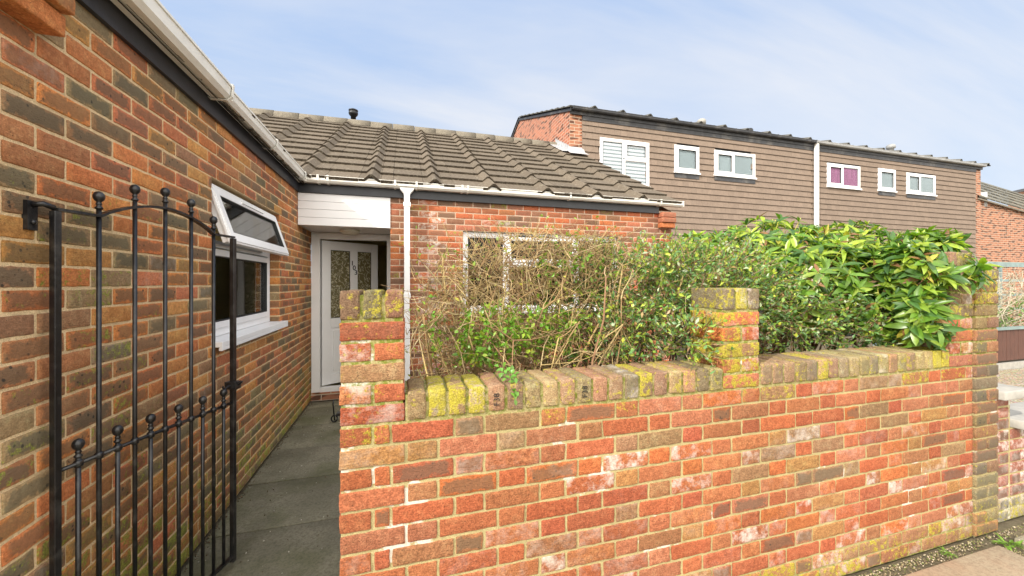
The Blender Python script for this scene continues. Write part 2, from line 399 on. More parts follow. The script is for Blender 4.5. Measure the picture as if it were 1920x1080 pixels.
sl = bpy.data.lights.new('sun', 'SUN'); sl.energy = 5.; sl.angle = math.radians(.5); sl.color = (1, .95, .87)
so = bpy.data.objects.new('sun', sl); C.objects.link(so); so.rotation_euler = (-SUN).to_track_quat('-Z', 'Y').to_euler(); so.location = (-8, -6, 12)
cd = bpy.data.cameras.new('camera'); cam = bpy.data.objects.new('camera', cd); C.objects.link(cam); sc.camera = cam
cd.sensor_width = 36; cd.lens = 36 * 707 / 1920; cd.shift_y = -10 / 1920; cd.clip_start = .05; cd.clip_end = 3000
cam.location = (0, 0, 1.53); cam.rotation_euler = (math.radians(90), 0, -math.radians(16.2))
sc.view_settings.view_transform = 'Standard'; sc.view_settings.look = 'None'; sc.view_settings.exposure = 0
sc.render.engine = 'CYCLES'

# ------------------------------------------------------------------ ground
mb = MB(); mb.poly([(-600, -600, -.03), (600, -600, -.03), (600, 600, -.03), (-600, 600, -.03)]); struct(mb.build('ground', M['soil']))
def slabs(mb, x0, x1, y0, y1, z, sx, sy, gap=.008, jz=.004, r=.006):
    x = x0
    while x < x1 - .02:
        y = y0; xe = min(x + sx, x1)
        while y < y1 - .02:
            ye = min(y + sy, y1); zz = z + U(-jz, jz)
            hx, hy = (xe - x - gap) / 2, (ye - y - gap) / 2
            rbrick(mb, V(((x + xe) / 2, (y + ye) / 2, zz - .02)), X, Y, Z, hx, hy, .02, r=r, step=.3, jit=.001, col=(1, 1, 1))
            y = ye
        x = xe
mb = MB(); slabs(mb, -1.13, -.12, .85, 5.36, 0, 1.1, .61); struct(mb.build('path', M['path']))
mb = MB(); slabs(mb, -3.2, 9.2, -3.2, .89, -.004, .9, .6, gap=.012); 
for i in range(2): slabs(mb, 3.52 + i * 2.7, 6.2 + i * 2.7, .90, 1.34, -.004, .9, .6, gap=.012)
struct(mb.build('pavement', M['pave']))
mb = MB(); slabs(mb, 2.42, 3.32, .93, 1.32, .012, .9, .6); slabs(mb, -.1, 2.40, .93, 1.32, .006, .6, .6); struct(mb.build('paving_strip', M['pavered']))
mb = MB(); mb.box((3.60, 1.55, -.025), (16, 3.95, -.005)); struct(mb.build('gravel_bed', M['gravel']))

# ------------------------------------------------------------------ garden wall
YF = 1.404; YB = YF + .215; CH = .0735
gw = thing('garden_wall', (1.5, YF + .1, 0), 'low red brick garden wall with mossy coping and piers beside the path', 'wall')
body = MB()
def flemish(mb, x0, x1, z0, n, first_k=0, y=YF):
    zc = z0
    for k in range(n):
        z = z0 + (k + .5) * CH; kk = k + first_k
        x = x0
        seq = []
        if kk % 2 == 0: seq = [.215]          # stretcher first
        else: seq = [.102, .050]
        cur = x; first = list(seq); toggle = (kk % 2 == 0)
        while cur < x1 - .02:
            if first: L = first.pop(0)
            else:
                L = .102 if toggle else .215
                toggle = not toggle
            e = min(cur + L, x1)
            if x1 - e < .03: e = x1
            if e - cur > .02:
                rbrick(mb, V(((cur + e) / 2, y + .045, z)), X, Z, -Y, (e - cur) / 2, .0315, .045, r=.0035, col=garden_col(cur, z), fx=garden_fx(cur, z), step=.016, jit=.0026, skip_back=True, tilt=.012)
            cur = e + .0105
flemish(body, -.207, 3.293, 0, 14, 0)
def pier(mb, x0, y0, z0, n, depth=.215, wdt=.215, par=0, mossy=0.):
    for k in range(n):
        z = z0 + (k + .5) * CH
        if (k + par) % 2 == 0:
            for yy in (y0 + .051, y0 + depth - .051):
                c = garden_col(x0, z)
                rbrick(mb, V((x0 + wdt / 2, yy, z)), X, Z, -Y, wdt / 2, .0315, .051, col=vary(c), fx=(.3 * (R() < .2), mossy * R(), .4 * (R() < .4)), step=.02, jit=.0026, tilt=.012)
        else:
            for xx in (x0 + .051, x0 + wdt - .051):
                rbrick(mb, V((xx, y0 + depth / 2, z)), X, Z, -Y, .051, .0315, depth / 2, col=garden_col(x0, z), fx=(.6 * (R() < .3), mossy * R(), .6 * (R() < .5)), step=.02, jit=.0026)
Z0 = 14 * CH
pierA = MB(); pier(pierA, -.207, YF, Z0, 5, par=0, mossy=.1)
pierB = MB(); pier(pierB, 1.428, YF, Z0, 5, par=0, mossy=.75)
pierC = MB(); pier(pierC, 3.078, YF, Z0 + .0, 4, par=0, mossy=.15)
_g = GARDEN; GARDEN = [(.26, .17, .10), (.22, .16, .10), (.32, .19, .11)]; pier(pierC, 3.078, YF, Z0 + 4 * CH, 4, par=0, mossy=.4); GARDEN = _g
def on_edge(mb, x0, x1, y0, z0, m0=.3, m1=1., depth=.215, hgt=.1, cols=COPE, n=None):
    L = x1 - x0; n = n or round(L / .0755); p = L / n
    for i in range(n):
        x = x0 + (i + .5) * p
        m = U(.6, .85) if R() < .26 else U(.0, .30); m = max(m * m1, m0 * R())
        c = vary(random.choice(cols), .2)
        if abs(x - .38) < .05 or abs(x - .76) < .05: m = .12
        rbrick(mb, V((x, y0 + depth / 2, z0 + hgt / 2 + .002 + U(-.001, .002))), X, Z, -Y, p / 2 - .0055, hgt / 2, depth / 2, r=.007, col=c, fx=(.5 * (R() < .35), m, .5 * (R() < .2)), step=.02, jit=.003)
copeA = MB(); on_edge(copeA, .012, 1.424, YF - .004, Z0 + .006)
copeB = MB(); on_edge(copeB, 1.648, 3.075, YF - .004, Z0 + .006)
capA = MB(); on_edge(capA, -.21, .011, YF - .003, Z0 + 5 * CH + .004, n=3, m0=.5, m1=.45, cols=[(.26, .16, .10), (.33, .17, .11), (.24, .19, .11)])
capB = MB(); on_edge(capB, 1.425, 1.646, YF - .003, Z0 + 5 * CH + .004, n=3, m0=.8)
capC = MB(); on_edge(capC, 3.075, 3.29, YF - .003, Z0 + 8 * CH + .004, n=3, m0=.4, hgt=.085)
def core(mb, x0, x1, y0, y1, z0, z1, step=.04):
    # mortar body with slightly uneven faces
    nx = max(1, int((x1 - x0) / step)); nz = max(1, int((z1 - z0) / step))
    def g_(fn, nu, nv):
        idx = [[mb.vert(fn(i / nu, j / nv)) for i in range(nu + 1)] for j in range(nv + 1)]
        for j in range(nv):
            for i in range(nu): mb.face((idx[j][i], idx[j][i + 1], idx[j + 1][i + 1], idx[j + 1][i]), smooth=True)
    def jt(p): return V(p) + V((0, noise.noise(V(p) * 22) * .0022, 0))
    g_(lambda a, b: jt((x0 + a * (x1 - x0), y0, z0 + b * (z1 - z0))), nx, nz)
    g_(lambda a, b: jt((x1 + a * (x0 - x1), y1, z0 + b * (z1 - z0))), nx, nz)
    g_(lambda a, b: (x0, y1 + a * (y0 - y1), z0 + b * (z1 - z0)), 2, 2)
    g_(lambda a, b: (x1, y0 + a * (y1 - y0), z0 + b * (z1 - z0)), 2, 2)
    g_(lambda a, b: (x0 + a * (x1 - x0), y0 + b * (y1 - y0), z1), 2, 2)
mo = MB()
core(mo, -.203, 3.29, YF + .0042, YB - .004, 0, Z0 + .004)
for x0, n_ in ((-.203, 5), (1.433, 5), (3.083, 8)): core(mo, x0, x0 + .205, YF + .0045, YB - .005, Z0 + .002, Z0 + n_ * CH + .006)
core(mo, .01, 1.43, YF + .004, YB - .008, Z0, Z0 + .098); core(mo, 1.64, 3.08, YF + .004, YB - .008, Z0, Z0 + .098)
for x0, n_, h_ in ((-.203, 5, .09), (1.433, 5, .09), (3.083, 8, .08)): core(mo, x0 + .001, x0 + .204, YF + .0048, YB - .007, Z0 + n_ * CH, Z0 + n_ * CH + h_)
# brickwork on the garden side
for k in range(14):
    cur = -.207 + (k % 2) * .11
    while cur < 3.27:
        e = min(cur + .215, 3.29)
        rbrick(body, V(((cur + e) / 2, YB - .03, (k + .5) * CH)), X, Z, Y, (e - cur) / 2, .0315, .03, col=garden_col(cur, .5), fx=(0, .5 * R(), 0), step=.1, skip_back=True, jit=.001)
        cur = e + .0105
body.build('brickwork', M['brick_garden'], gw)
mo.build('mortar', M['mortar_garden'], gw)
for b_, nm in ((pierA, 'pier'), (pierB, 'pier'), (pierC, 'pier')): b_.build(nm, M['brick_garden'], gw)
ca_ = copeA.build('coping', M['brick_garden'], gw); copeB.build('coping', M['brick_garden'], gw)
for b_ in (capA, capB, capC): b_.build('pier_cap', M['brick_garden'], gw)
# pressed brick marks F38 on two coping bricks
def text_mesh(name, body_, size, mat, parent, O, A, B, ext=.0006, bold=0.):
    cu = bpy.data.curves.new(name, 'FONT'); cu.body = body_; cu.size = size; cu.extrude = ext; cu.align_x = 'CENTER'; cu.align_y = 'CENTER'; cu.offset = bold
    t = bpy.data.objects.new('tmp', cu); C.objects.link(t)
    dg = bpy.context.evaluated_depsgraph_get(); me = bpy.data.meshes.new_from_object(t.evaluated_get(dg))
    bpy.data.objects.remove(t)
    D = A.cross(B)
    me.transform(Matrix(((A.x, B.x, D.x, O.x), (A.y, B.y, D.y, O.y), (A.z, B.z, D.z, O.z), (0, 0, 0, 1))))
    me.materials.clear(); me.materials.append(mat)
    o = bpy.data.objects.new(name, me); C.objects.link(o); attach(o, parent); return o
pitch = (1.424 - .012) / round((1.424 - .012) / .0755)
for i in (4, 9):
    xs = .012 + (i + .5) * pitch
    text_mesh('brick_mark', 'F38', .034, M['black'], gw, V((xs, YF - .0065, Z0 + .055)), Z, -X, ext=.001, bold=-.0004)

# neighbour's end pier (straight joint at 3.293)
np_ = thing('boundary_pier', (3.41, YF + .1, 0), 'tall dark weathered brick boundary pier at the right end of the garden wall', 'pier')
mb = MB(); x0 = 3.302
for k in range(22):
    z = (k + .5) * CH; top = k > 13
    cc = lambda: vary(random.choice([(.26, .15, .09), (.33, .16, .09), (.20, .15, .10), (.36, .17, .09), (.28, .19, .09)] if (k > 4) else [(.40, .22, .10), (.28, .22, .12)]))
    mm = .5 if k < 3 or k > 18 else .12
    if k % 2 == 0:
        for yy in (YF - .008 + .051, YB - .051): rbrick(mb, V((x0 + .112, yy, z)), X, Z, -Y, .112, .0315, .051, col=cc(), fx=(.8 * (R() < .6), mm * R(), 0), step=.022, jit=.002)
    else:
        for xx in (x0 + .053, x0 + .224 - .053): rbrick(mb, V((xx, YF - .008 + .1075, z)), X, Z, -Y, .053, .0315, .111, col=cc(), fx=(.8 * (R() < .6), mm * R(), 0), step=.022, jit=.002)
mb.build('brickwork', M['brick_garden'], np_)
mb = MB(); core(mb, x0 + .004, x0 + .22, YF - .003, YB - .006, 0, 22 * CH); mb.build('mortar', M['mortar_garden'], np_)
# low wall with stone cap further right
lw = thing('low_wall', (3.9, YF + .1, 0), 'low whitewash-stained brick wall with pale stone caps right of the tall pier', 'wall')
mb = MB(); mm = MB(); st = MB()
for (a, b, h_) in ((3.535, 3.775, 11), (3.775, 6.9, 8)):
    for k in range(h_):
        cur = a + (0 if k % 2 == 0 or h_ == 11 else -.11)
        first = (k % 2 == 1)
        while cur < b - .03:
            L = .102 if (h_ == 11 and k % 2 == 1) else .215
            e = min(cur + L, b); s0 = max(cur, a)
            if e - s0 > .03:
                z = (k + .5) * CH
                rbrick(mb, V(((s0 + e) / 2, YF + .035 + .06, z)), X, Z, -Y, (e - s0) / 2, .0315, .06, col=vary((.34, .13, .09) if k > 1 else (.38, .33, .24)), fx=(.9 * (R() < .5), .6 * (k < 2) * R(), 1. if 2 < k < 8 and R() < .7 else .3), step=.03, jit=.0018)
            cur = e + .01
    core(mm, a + .003, b - .003, YF + .040, YF + .19, 0, h_ * CH)
    rbrick(st, V(((a + b) / 2 + .005, YF + .10, h_ * CH + .027)), X, Y, Z, (b - a) / 2 + (.02 if h_ == 11 else -.02), .14, .027, r=.006, step=.1, jit=.001)
mb.build('brickwork', M['brick_garden'], lw); mm.build('mortar', M['mortar_garden'], lw); st.build('stone_cap', M['stone'], lw)

# ------------------------------------------------------------------ bungalow
bg = thing('bungalow', (-1.1, 3.2, 0), 'single storey red brick bungalow with grey tiled roof and white gutters', 'house')
WX = -1.14
def stretcher_wall(mb, O, A, Nn, L, n, ch=.0755, holes=(), pal=HOUSE, dark=.72, dstep=.03, depth=.02, r=.004, fxf=None, colf=None, jit=.0015, off=0):
    for k in range(n):
        z = (k + .5) * ch
        cur = -(.1125 if (k + off) % 2 else 0)
        while cur < L - .005:
            s0, e0 = max(cur, 0), min(cur + .215, L)
            segs = [(s0, e0)]
            for (a, b, z0, z1) in holes:
                if z + .02 > z0 and z - .02 < z1:
                    ns = []
                    for (s, e) in segs:
                        if e <= a or s >= b: ns.append((s, e))
                        else:
                            if s < a - .015: ns.append((s, a))
                            if e > b + .015: ns.append((b, e))
                    segs = ns
            for (s, e) in segs:
                if e - s < .02: continue
                c = vary(random.choice(pal)); fx = (U(.65, 1) if R() < dark else U(0, .2), 0, 0)
                if fxf: c, fx = fxf(s, z, c, fx)
                rbrick(mb, O + A * ((s + e) / 2) + Z * z - Nn * depth, A, Z, Nn, (e - s) / 2, .0325, depth, r=r, col=c, fx=fx, step=dstep, jit=jit, skip_back=True, tilt=.01)
            cur += .2255

# side (wing) wall facing the path: y 1.385 .. 5.40
Y0, Y1 = 1.385, 5.44
WY0, WY1, WZ0, WZ1 = 2.78, 4.14, 1.135, 2.19
def wing_fx(s, z, c, fx):
    y = s + Y0
    m = max(0, (.75 - z) * .9) * U(.2, 1.) + (.35 * U(0, 1) if (y < 2.1 and z < 2.0 and R() < .5) else 0)
    c = tuple(q * k for q, k in zip(c, (1.0, 1.0, 1.0)))
    if z < 1.3:
        t = (1.3 - z) * .38 * R(); c = tuple(a * (1 - t) + b * t for a, b in zip(c, (.24, .22, .08)))
    return c, (fx[0], min(.75, m), .15 * (R() < .05))
mb = MB()
stretcher_wall(mb, V((WX, Y0, 0)), Y, X, Y1 - Y0, 34, holes=[(WY0 - Y0, WY1 - Y0, WZ0, WZ1)], fxf=wing_fx, dstep=.024, jit=.002)
# reveal bricks
for k in range(14):
    z = (k + 15.5) * .0755
    for (yy, s) in ((WY0, 1), (WY1, -1)):
        rbrick(mb, V((WX - .055, yy - s * .016, z)), X, Z, Y * s, .051, .0325, .02, r=.004, col=vary(random.choice(HOUSE)), fx=(.6 * (R() < .5), 0, 0), step=.05)
mb.build('side_wall', M['brick_house'], bg)
def wallbox(mb, pts_u, O, A, Nn, L, H, holes, t=.22, rec=.004):
    # mortar slab with openings: split in rects
    D = -Nn
    us = sorted({0, L, *[h[0] for h in holes], *[h[1] for h in holes]}); zs = sorted({0, H, *[h[2] for h in holes], *[h[3] for h in holes]})
    for i in range(len(us) - 1):
        for j in range(len(zs) - 1):
            uc, zc = (us[i] + us[i + 1]) / 2, (zs[j] + zs[j + 1]) / 2
            if any(h[0] < uc < h[1] and h[2] < zc < h[3] for h in holes): continue
            mb.bbox(O, A, Z, D, us[i], us[i + 1], zs[j], zs[j + 1], rec, t)
mb = MB(); wallbox(mb, None, V((WX, Y0, 0)), Y, X, Y1 - Y0, 2.57, [(WY0 - Y0, WY1 - Y0, WZ0, WZ1)]); 
mb.box((-6.0, Y0 + .004, 0), (WX - .225, Y0 + .22, 2.60))
mb.build('side_wall_mortar', M['mortar_house'], bg)
# wing gable end (towards the street)
mb = MB()
mb.poly([(-6.0, Y0, 0), (WX - .005, Y0, 0), (WX - .005, Y0, 2.62), (-3.6, Y0, 4.02), (-6.0, Y0, 2.62)])
mb.build('gable_wall', M['farbrick_x'], bg)

# front wall, y=4.78, x -.14 .. 3.88
FY = 4.78; FX0, FX1 = -.14, 3.885
HX0, HX1, HZ0, HZ1 = .74, 2.985, 1.13, 2.19
def front_fx(s, z, c, fx):
    x = s + FX0
    ef = 1. if (abs(x - .28) < .13 and z < 2.4 and R() < .75) else (.5 if R() < .06 else 0)
    return c, (fx[0] * .8, .3 * (R() < .1), ef)
mb = MB()
stretcher_wall(mb, V((FX0, FY, 0)), X, -Y, FX1 - FX0, 34, holes=[(HX0 - FX0, HX1 - FX0, HZ0, HZ1)], pal=FRONT, dark=.38, fxf=front_fx, dstep=.05, jit=.0015)
mb.build('front_wall', M['brick_house'], bg)
mb = MB(); wallbox(mb, None, V((FX0, FY, 0)), X, -Y, FX1 - FX0, 2.6, [(HX0 - FX0, HX1 - FX0, HZ0, HZ1)], rec=.003)
mb.build('front_wall_mortar', M['mortar_front'], bg)
mb = MB(); mb.poly([(FX1, FY, 0), (FX1, 12.3, 0), (FX1, 12.3, 2.6), (FX1, 8.56, 4.7), (FX1, FY, 2.6)]); mb.build('end_wall', M['farbrick_y'], bg)
# corbels at the eaves ends
mb = MB()
for k, (z, pr) in enumerate(((2.378, .075), (2.4535, .10), (2.529, .10))):
    rbrick(mb, V((3.765, FY - pr / 2, z)), X, Z, -Y, .118, .0345, pr / 2 + .01, col=vary(FRONT[1 if k == 0 else 3]), fx=(.4 * (k > 0), 0, 0), step=.05)
mb.build('corbel', M['brick_house'], bg)
mb = MB()
for k, (z, pr) in enumerate(((2.375, .06), (2.4505, .085), (2.526, .085))):
    for yy in ((1.505,) if k % 2 == 0 else (1.448, 1.563)):
        rbrick(mb, V((WX + pr / 2, yy, z)), Y, Z, X, .107 if k % 2 == 0 else .052, .0345, pr / 2 + .01, col=vary(HOUSE[k]), fx=(.5 * (k == 1), 0, 0), step=.025, jit=.002)
mb.build('corbel', M['brick_house'], bg)
# fascias
mb = MB(); mb.box((WX + .001, 1.625, 2.555), (WX + .022, FY - .03, 2.71)); mb.box((WX - .3, 1.625, 2.695), (WX + .001, FY, 2.71)); mb.build('fascia', M['fascia'], bg)
mb = MB(); mb.box((WX + .022, FY - .035, 2.555), (3.64, FY - .012, 2.70)); mb.build('fascia', M['fascia'], bg)

# gutters: square-line section along a path (local profile out, up)
def gutter(name, p, q, outdir, w=.105, h=.075, mat=None, parent=None, brk=(), t=.004):
    p = V(p); q = V(q); d = (q - p).normalized(); L = (q - p).length; O = outdir
    prof = [(0, h), (0, .012), (.012, 0), (w - .025, 0), (w - .004, .022), (w, h - .014), (w + .006, h - .012), (w + .006, h), (w - t, h), (w - t - .004, .024), (w - .03, t), (.014, t), (t, .014), (t, h)]
    mb = MB(); ends = []
    for s in (0, L):
        ends.append([mb.vert(p + d * s + O * a + Z * b) for a, b in prof])
    n = len(prof)
    for i in range(n): mb.face((ends[0][i], ends[0][(i + 1) % n], ends[1][(i + 1) % n], ends[1][i]))
    mb.face(ends[0][::-1]); mb.face(ends[1])
    for e in (0, L): mb.bbox(p + d * e, O, Z, d, 0, w, 0, h - .004, -.002, .002)
    o = mb.build(name, mat or M['gutter'], parent)
    for s in brk:
        b = MB(); oprof = [(-.004, h * .5), (-.004, .008), (.008, -.006), (w - .02, -.006), (w + .004, .018), (w + .010, h + .004), (w - .012, h + .005), (w - .012, h - .002)]
        b0 = MB()
        for (a0, z0), (a1, z1) in zip(oprof, oprof[1:]):
            A2 = (O * (a1 - a0) + Z * (z1 - z0)); ln = A2.length; A2.normalize(); B2 = A2.cross(d)
            b0.bbox(p + d * s + O * a0 + Z * z0, A2, B2, d, -.001, ln + .001, -.002, .002, -.012, .012)
        attach(b0.build('bracket', M['gutter']), o)
    return o
GZ = 2.655
gutter('gutter', (WX + .022, 1.30, GZ - .012), (WX + .022, 2.70, GZ - .012), X, w=.118, h=.087, parent=bg, brk=(1.385,))
gutter('gutter', (WX + .022, 2.70, GZ), (WX + .022, FY - .14, GZ), X, w=.100, h=.075, parent=bg, brk=(1.86, .9))
gutter('gutter', (WX + .022, FY - .035, GZ), (4.0, FY - .035, GZ), -Y, w=.100, h=.075, parent=bg, brk=(.21, .31, 1.035, 1.28, 1.83, 1.90, 3.29, 4.72))
# downpipe with square outlet
mb = MB(); cx = .052; fy = FY - .085
secs = [(.085, .045, GZ + .002), (.075, .045, GZ - .02), (.045, .036, GZ - .055), (.034, .034, GZ - .07), (.034, .034, .05)]
prev = None
for hx, hy, z in secs:
    ring = [mb.vert((cx + a * hx, fy + b * hy, z)) for a, b in ((-1, -1), (1, -1), (1, 1), (-1, 1))]
    if prev:
        for i in range(4): mb.face((prev[i], ring[i], ring[(i + 1) % 4], prev[(i + 1) % 4]))
    prev = ring
mb.face(prev)
dp = mb.build('downpipe', M['upvc'], bg, bevel=.006)
for z in (2.44, 1.35):
    mb = MB(); mb.box((cx - .042, fy - .039, z), (cx + .042, fy + .06, z + .05)); attach(mb.build('pipe_clip', M['upvc'], bevel=.003), dp)

# roof tiles
TP = .7275
def tile_roof(mb, O, A, S, Nn, L, rows, gauge, phase, base=(.145, .115, .083), clip=None, step=.032):
    prof = [(.14, 0), (.26, 0), (.33, 0), (.331, 0), (.45, 0), (.60, 0), (.80, 0), (.801, 0), (.895, 0), (.975, .075), (1.0, .084), (1.025, .075), (1.14, 0)]
    # tile pieces within one period (fractions; rib peaks at 1.0)
    pieces = [[(.14, 0), (.33, 0)], [(.33, 0), (.81, 0)], [(.81, 0), (.89, 0), (.975, .056), (1.015, .058), (1.12, 0), (1.14, 0)]]
    k0 = int((0 - phase) / TP) - 2; k1 = int((L - phase) / TP) + 2
    for r_ in range(rows):
        s0 = r_ * gauge; s1 = s0 + gauge + .05
        for k in range(k0, k1):
            for pc in pieces:
                us = [(phase + (k + f) * TP, h) for f, h in pc]
                us[0] = (us[0][0] + .002, us[0][1]); us[-1] = (us[-1][0] - .002, us[-1][1])
                if us[0][0] < 0 or us[-1][0] > L:
                    us = [(min(max(u, 0), L), h) for u, h in us]
                    if us[-1][0] - us[0][0] < .03: continue
                    us2 = []
                    for u_, h_ in us:
                        if us2 and abs(us2[-1][0] - u_) < 1e-6: us2[-1] = (u_, h_); continue
                        us2.append((u_, h_))
                    us = us2
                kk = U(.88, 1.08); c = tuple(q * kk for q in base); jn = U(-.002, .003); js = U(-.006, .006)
                a = [mb.vert(O + A * u + S * (s0 + js) + Nn * (h + .008)) for u, h in us]
                b = [mb.vert(O + A * u + S * (s0 + js) + Nn * (h + step + .012 + jn)) for u, h in us]
                d = [mb.vert(O + A * u + S * s1 + Nn * (h + .012)) for u, h in us]
                for i in range(len(us) - 1):
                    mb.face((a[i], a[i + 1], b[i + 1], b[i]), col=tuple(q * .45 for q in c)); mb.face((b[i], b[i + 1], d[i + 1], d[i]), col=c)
                mb.face((a[0], b[0], d[0]), col=c); mb.face((a[-1], d[-1], b[-1]), col=c)
PIT = math.atan(.554)
S1 = V((0, math.cos(PIT), math.sin(PIT))); N1 = V((0, -math.sin(PIT), math.cos(PIT)))
EY = 4.655; EZ = 2.685
rlen = (8.56 - EY) / math.cos(PIT)
RX0, RX1 = -5.6, 3.955
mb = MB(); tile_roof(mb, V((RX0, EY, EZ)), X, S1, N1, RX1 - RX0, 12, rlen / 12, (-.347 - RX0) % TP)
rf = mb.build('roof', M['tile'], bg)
mb = MB(); # underlay + back slope
top = V((0, 8.56, EZ + .554 * (8.56 - EY)))
mb.poly([(RX0, EY, EZ), (RX1 - .03, EY, EZ), (RX1 - .03, 8.56, top.z), (RX0, 8.56, top.z)], col=(.03, .03, .03))
mb.poly([(RX0, 8.56, top.z), (RX1, 8.56, top.z), (RX1, 12.5, top.z - 2.18), (RX0, 12.5, top.z - 2.18)], col=(.15, .13, .11))
mb.build('roof_deck', M['tile'], bg)
# ridge: mortar bed and rounded caps
mb = MB()
x = RX0
while x < RX1 - .35:
    e = min(x + .45, RX1); zz = top.z + .075 + U(-.004, .004)
    pr = [(-.12, -.11), (-.105, -.03), (-.06, .022), (0, .038), (.06, .022), (.105, -.03), (.12, -.11)]
    a = [mb.vert((x + .004, 8.56 + u, zz + v)) for u, v in pr]; b = [mb.vert((e - .004, 8.56 + u, zz + v + .004)) for u, v in pr]
    for i in range(len(pr) - 1): mb.face((a[i], b[i], b[i + 1], a[i + 1]), smooth=True)
    mb.face(a); mb.face(b[::-1]); x = e
mb.build('ridge', M['mortarridge'], bg)
# wing roof
S2 = V((-math.cos(PIT), 0, math.sin(PIT))); N2 = V((math.sin(PIT), 0, math.cos(PIT)))
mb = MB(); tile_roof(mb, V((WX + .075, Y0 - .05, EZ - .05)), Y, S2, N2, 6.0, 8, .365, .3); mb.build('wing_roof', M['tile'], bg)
mb = MB(); wz = EZ + .554 * 2.56
mb.poly([(WX + .075, Y0 - .05, EZ - .05), (WX + .075, 8.4, EZ - .05), (-3.62, 8.4, wz - .05), (-3.62, Y0 - .05, wz - .05)], col=(.05, .05, .05))
mb.poly([(-3.62, Y0 - .05, wz), (-3.62, 8.4, wz), (-6.2, 8.4, EZ), (-6.2, Y0 - .05, EZ)], col=(.15, .13, .11)); mb.build('roof_deck', M['tile'], bg)
# lead at the abutment with the terrace
mb = MB()
n_ = 9
for i in range(n_):
    y0 = 8.56 - i * (8.56 - 7.75) / n_; y1 = 8.56 - (i + 1.12) * (8.56 - 7.75) / n_
    z0 = EZ + .554 * (y0 - EY) + .10; z1 = EZ + .554 * (y1 - EY) + .10
    mb.poly([(3.592 - .002 * (i % 2), y0, z0 - .04), (3.592 - .002 * (i % 2), y1, z1 - .04), (3.592, y1, z1 + .08), (3.592, y0, z0 + .12)])
    mb.poly([(3.591, y0, z0 - .02), (3.591, y1, z1 - .02), (3.40, y1, z1 - .030), (3.40, y0, z0 - .030)])
zf = EZ + .554 * (7.75 - EY)
mb.poly([(3.56, 7.742, zf + .18), (3.93, 7.742, zf + .18), (3.955, 7.70, zf + .06), (3.53, 7.70, zf + .06)])
mb.poly([(3.53, 7.70, zf + .06), (3.955, 7.70, zf + .06), (3.96, 7.50, zf - .05), (3.50, 7.50, zf - .05)])
mb.build('flashing', M['lead'], bg)
# flue
mb = MB(); mb.lathe((-1.05, 9.05, 4.3), [(.055, 0), (.055, .93), (.062, .93), (.062, .95), (.085, .955), (.10, .99), (.10, 1.015), (.085, 1.03), (.085, 1.045), (.10, 1.05), (.10, 1.07), (.06, 1.09), (0, 1.095)]); mb.build('flue_pipe', M['black'], bg)

# porch
mb = MB()
for i in range(4):
    z0 = 2.185 + i * .092; mb.box((WX + .004, FY - .012, z0 + .0009), (FX0 - .001, FY + .02, z0 + .0905))
mb.build('porch_boarding', M['porch'], bg, bevel=.003)
mb = MB(); mb.box((WX - .0, FY + .02, 2.19), (FX0 + .1, 5.47, 2.20)); mb.build('porch_ceiling', M['porch'], bg)
mb = MB(); mb.lathe((-.635, 5.12, 2.19), [(.115, 0), (.12, -.012), (.115, -.03), (.09, -.05), (.04, -.06), (0, -.062)], n=24); mb.build('porch_light', M['lamp'], bg)
DY = 5.42
mb = MB(); 
mb.box((WX + .004, DY, .10), (-1.035, DY + .07, 2.185)); mb.box((-.205, DY, .10), (-.145, DY + .07, 2.185))
mb.box((-1.035, DY, 2.10), (-.205, DY + .07, 2.185)); mb.box((-1.035, DY - .01, .10), (-.205, DY + .09, .155)); mb.build('door_frame', M['upvc'], bg, bevel=.004)
mb = MB(); mb.box((WX + .004, DY - .03, 0), (FX0 + .0, DY + .1, .05)); mb.box((WX + .006, DY - .02, .05), (FX0, DY + .1, .10)); mb.build('door_step', M['farbrick_x'], bg)
# door leaf, hinged at left, open inwards ~33 degrees
ang = math.radians(33); DA = V((math.cos(ang), math.sin(ang), 0)); DN = V((math.sin(ang), -math.cos(ang), 0)); DO = V((-1.02, DY + .065, 0))
mb = MB(); W_ = .80; z0, z1 = .165, 2.09
def db(u0, u1, v0, v1, n0=-.045, n1=0): mb.bbox(DO, DA, Z, DN, u0, u1, v0, v1, n0, n1)
db(0, .115, z0, z1); db(W_ - .10, W_, z0, z1); db(.115, W_ - .10, 1.97, z1); db(.115, W_ - .10, .92, 1.05); db(.115, W_ - .10, z0, .30); db(.385, .49, 1.05, 1.97)
db(.115, W_ - .10, .30, .92, -.04, -.012); db(.15, W_ - .135, .335, .885, -.04, -.004)
dl = mb.build('door', M['upvc'], bg, bevel=.004)
def patterned():
    m, nt, p, out = newmat('patterned_glass'); g = N(nt); co = g.coord()
    v = g.n('TexVoronoi'); v.inputs['Scale'].default_value = 24; v.feature = 'SMOOTH_F1'; mp = g.n('Mapping'); mp.inputs['Scale'].default_value = (1, 1, .45); g.lk(g.math('ADD', g.noise(co, 9, 2), 0.), g.n('Math').inputs[0])
    wv = g.n('TexWave'); wv.wave_type = 'RINGS'; wv.inputs['Scale'].default_value = 6; wv.inputs['Distortion'].default_value = 16; wv.inputs['Detail'].default_value = 2; wv.inputs['Detail Scale'].default_value = 2.2
    g.lk(co, wv.inputs['Vector'])
    c = g.mix(g.ramp(wv.outputs['Fac'], .70, .95), (.14, .12, .055), (.40, .37, .24)); g.lk(c, p.inputs['Base Color'])
    p.inputs['Roughness'].default_value = .15; g.bump(wv.outputs['Fac'], p, .9, .006); return m
M['pattern'] = patterned()
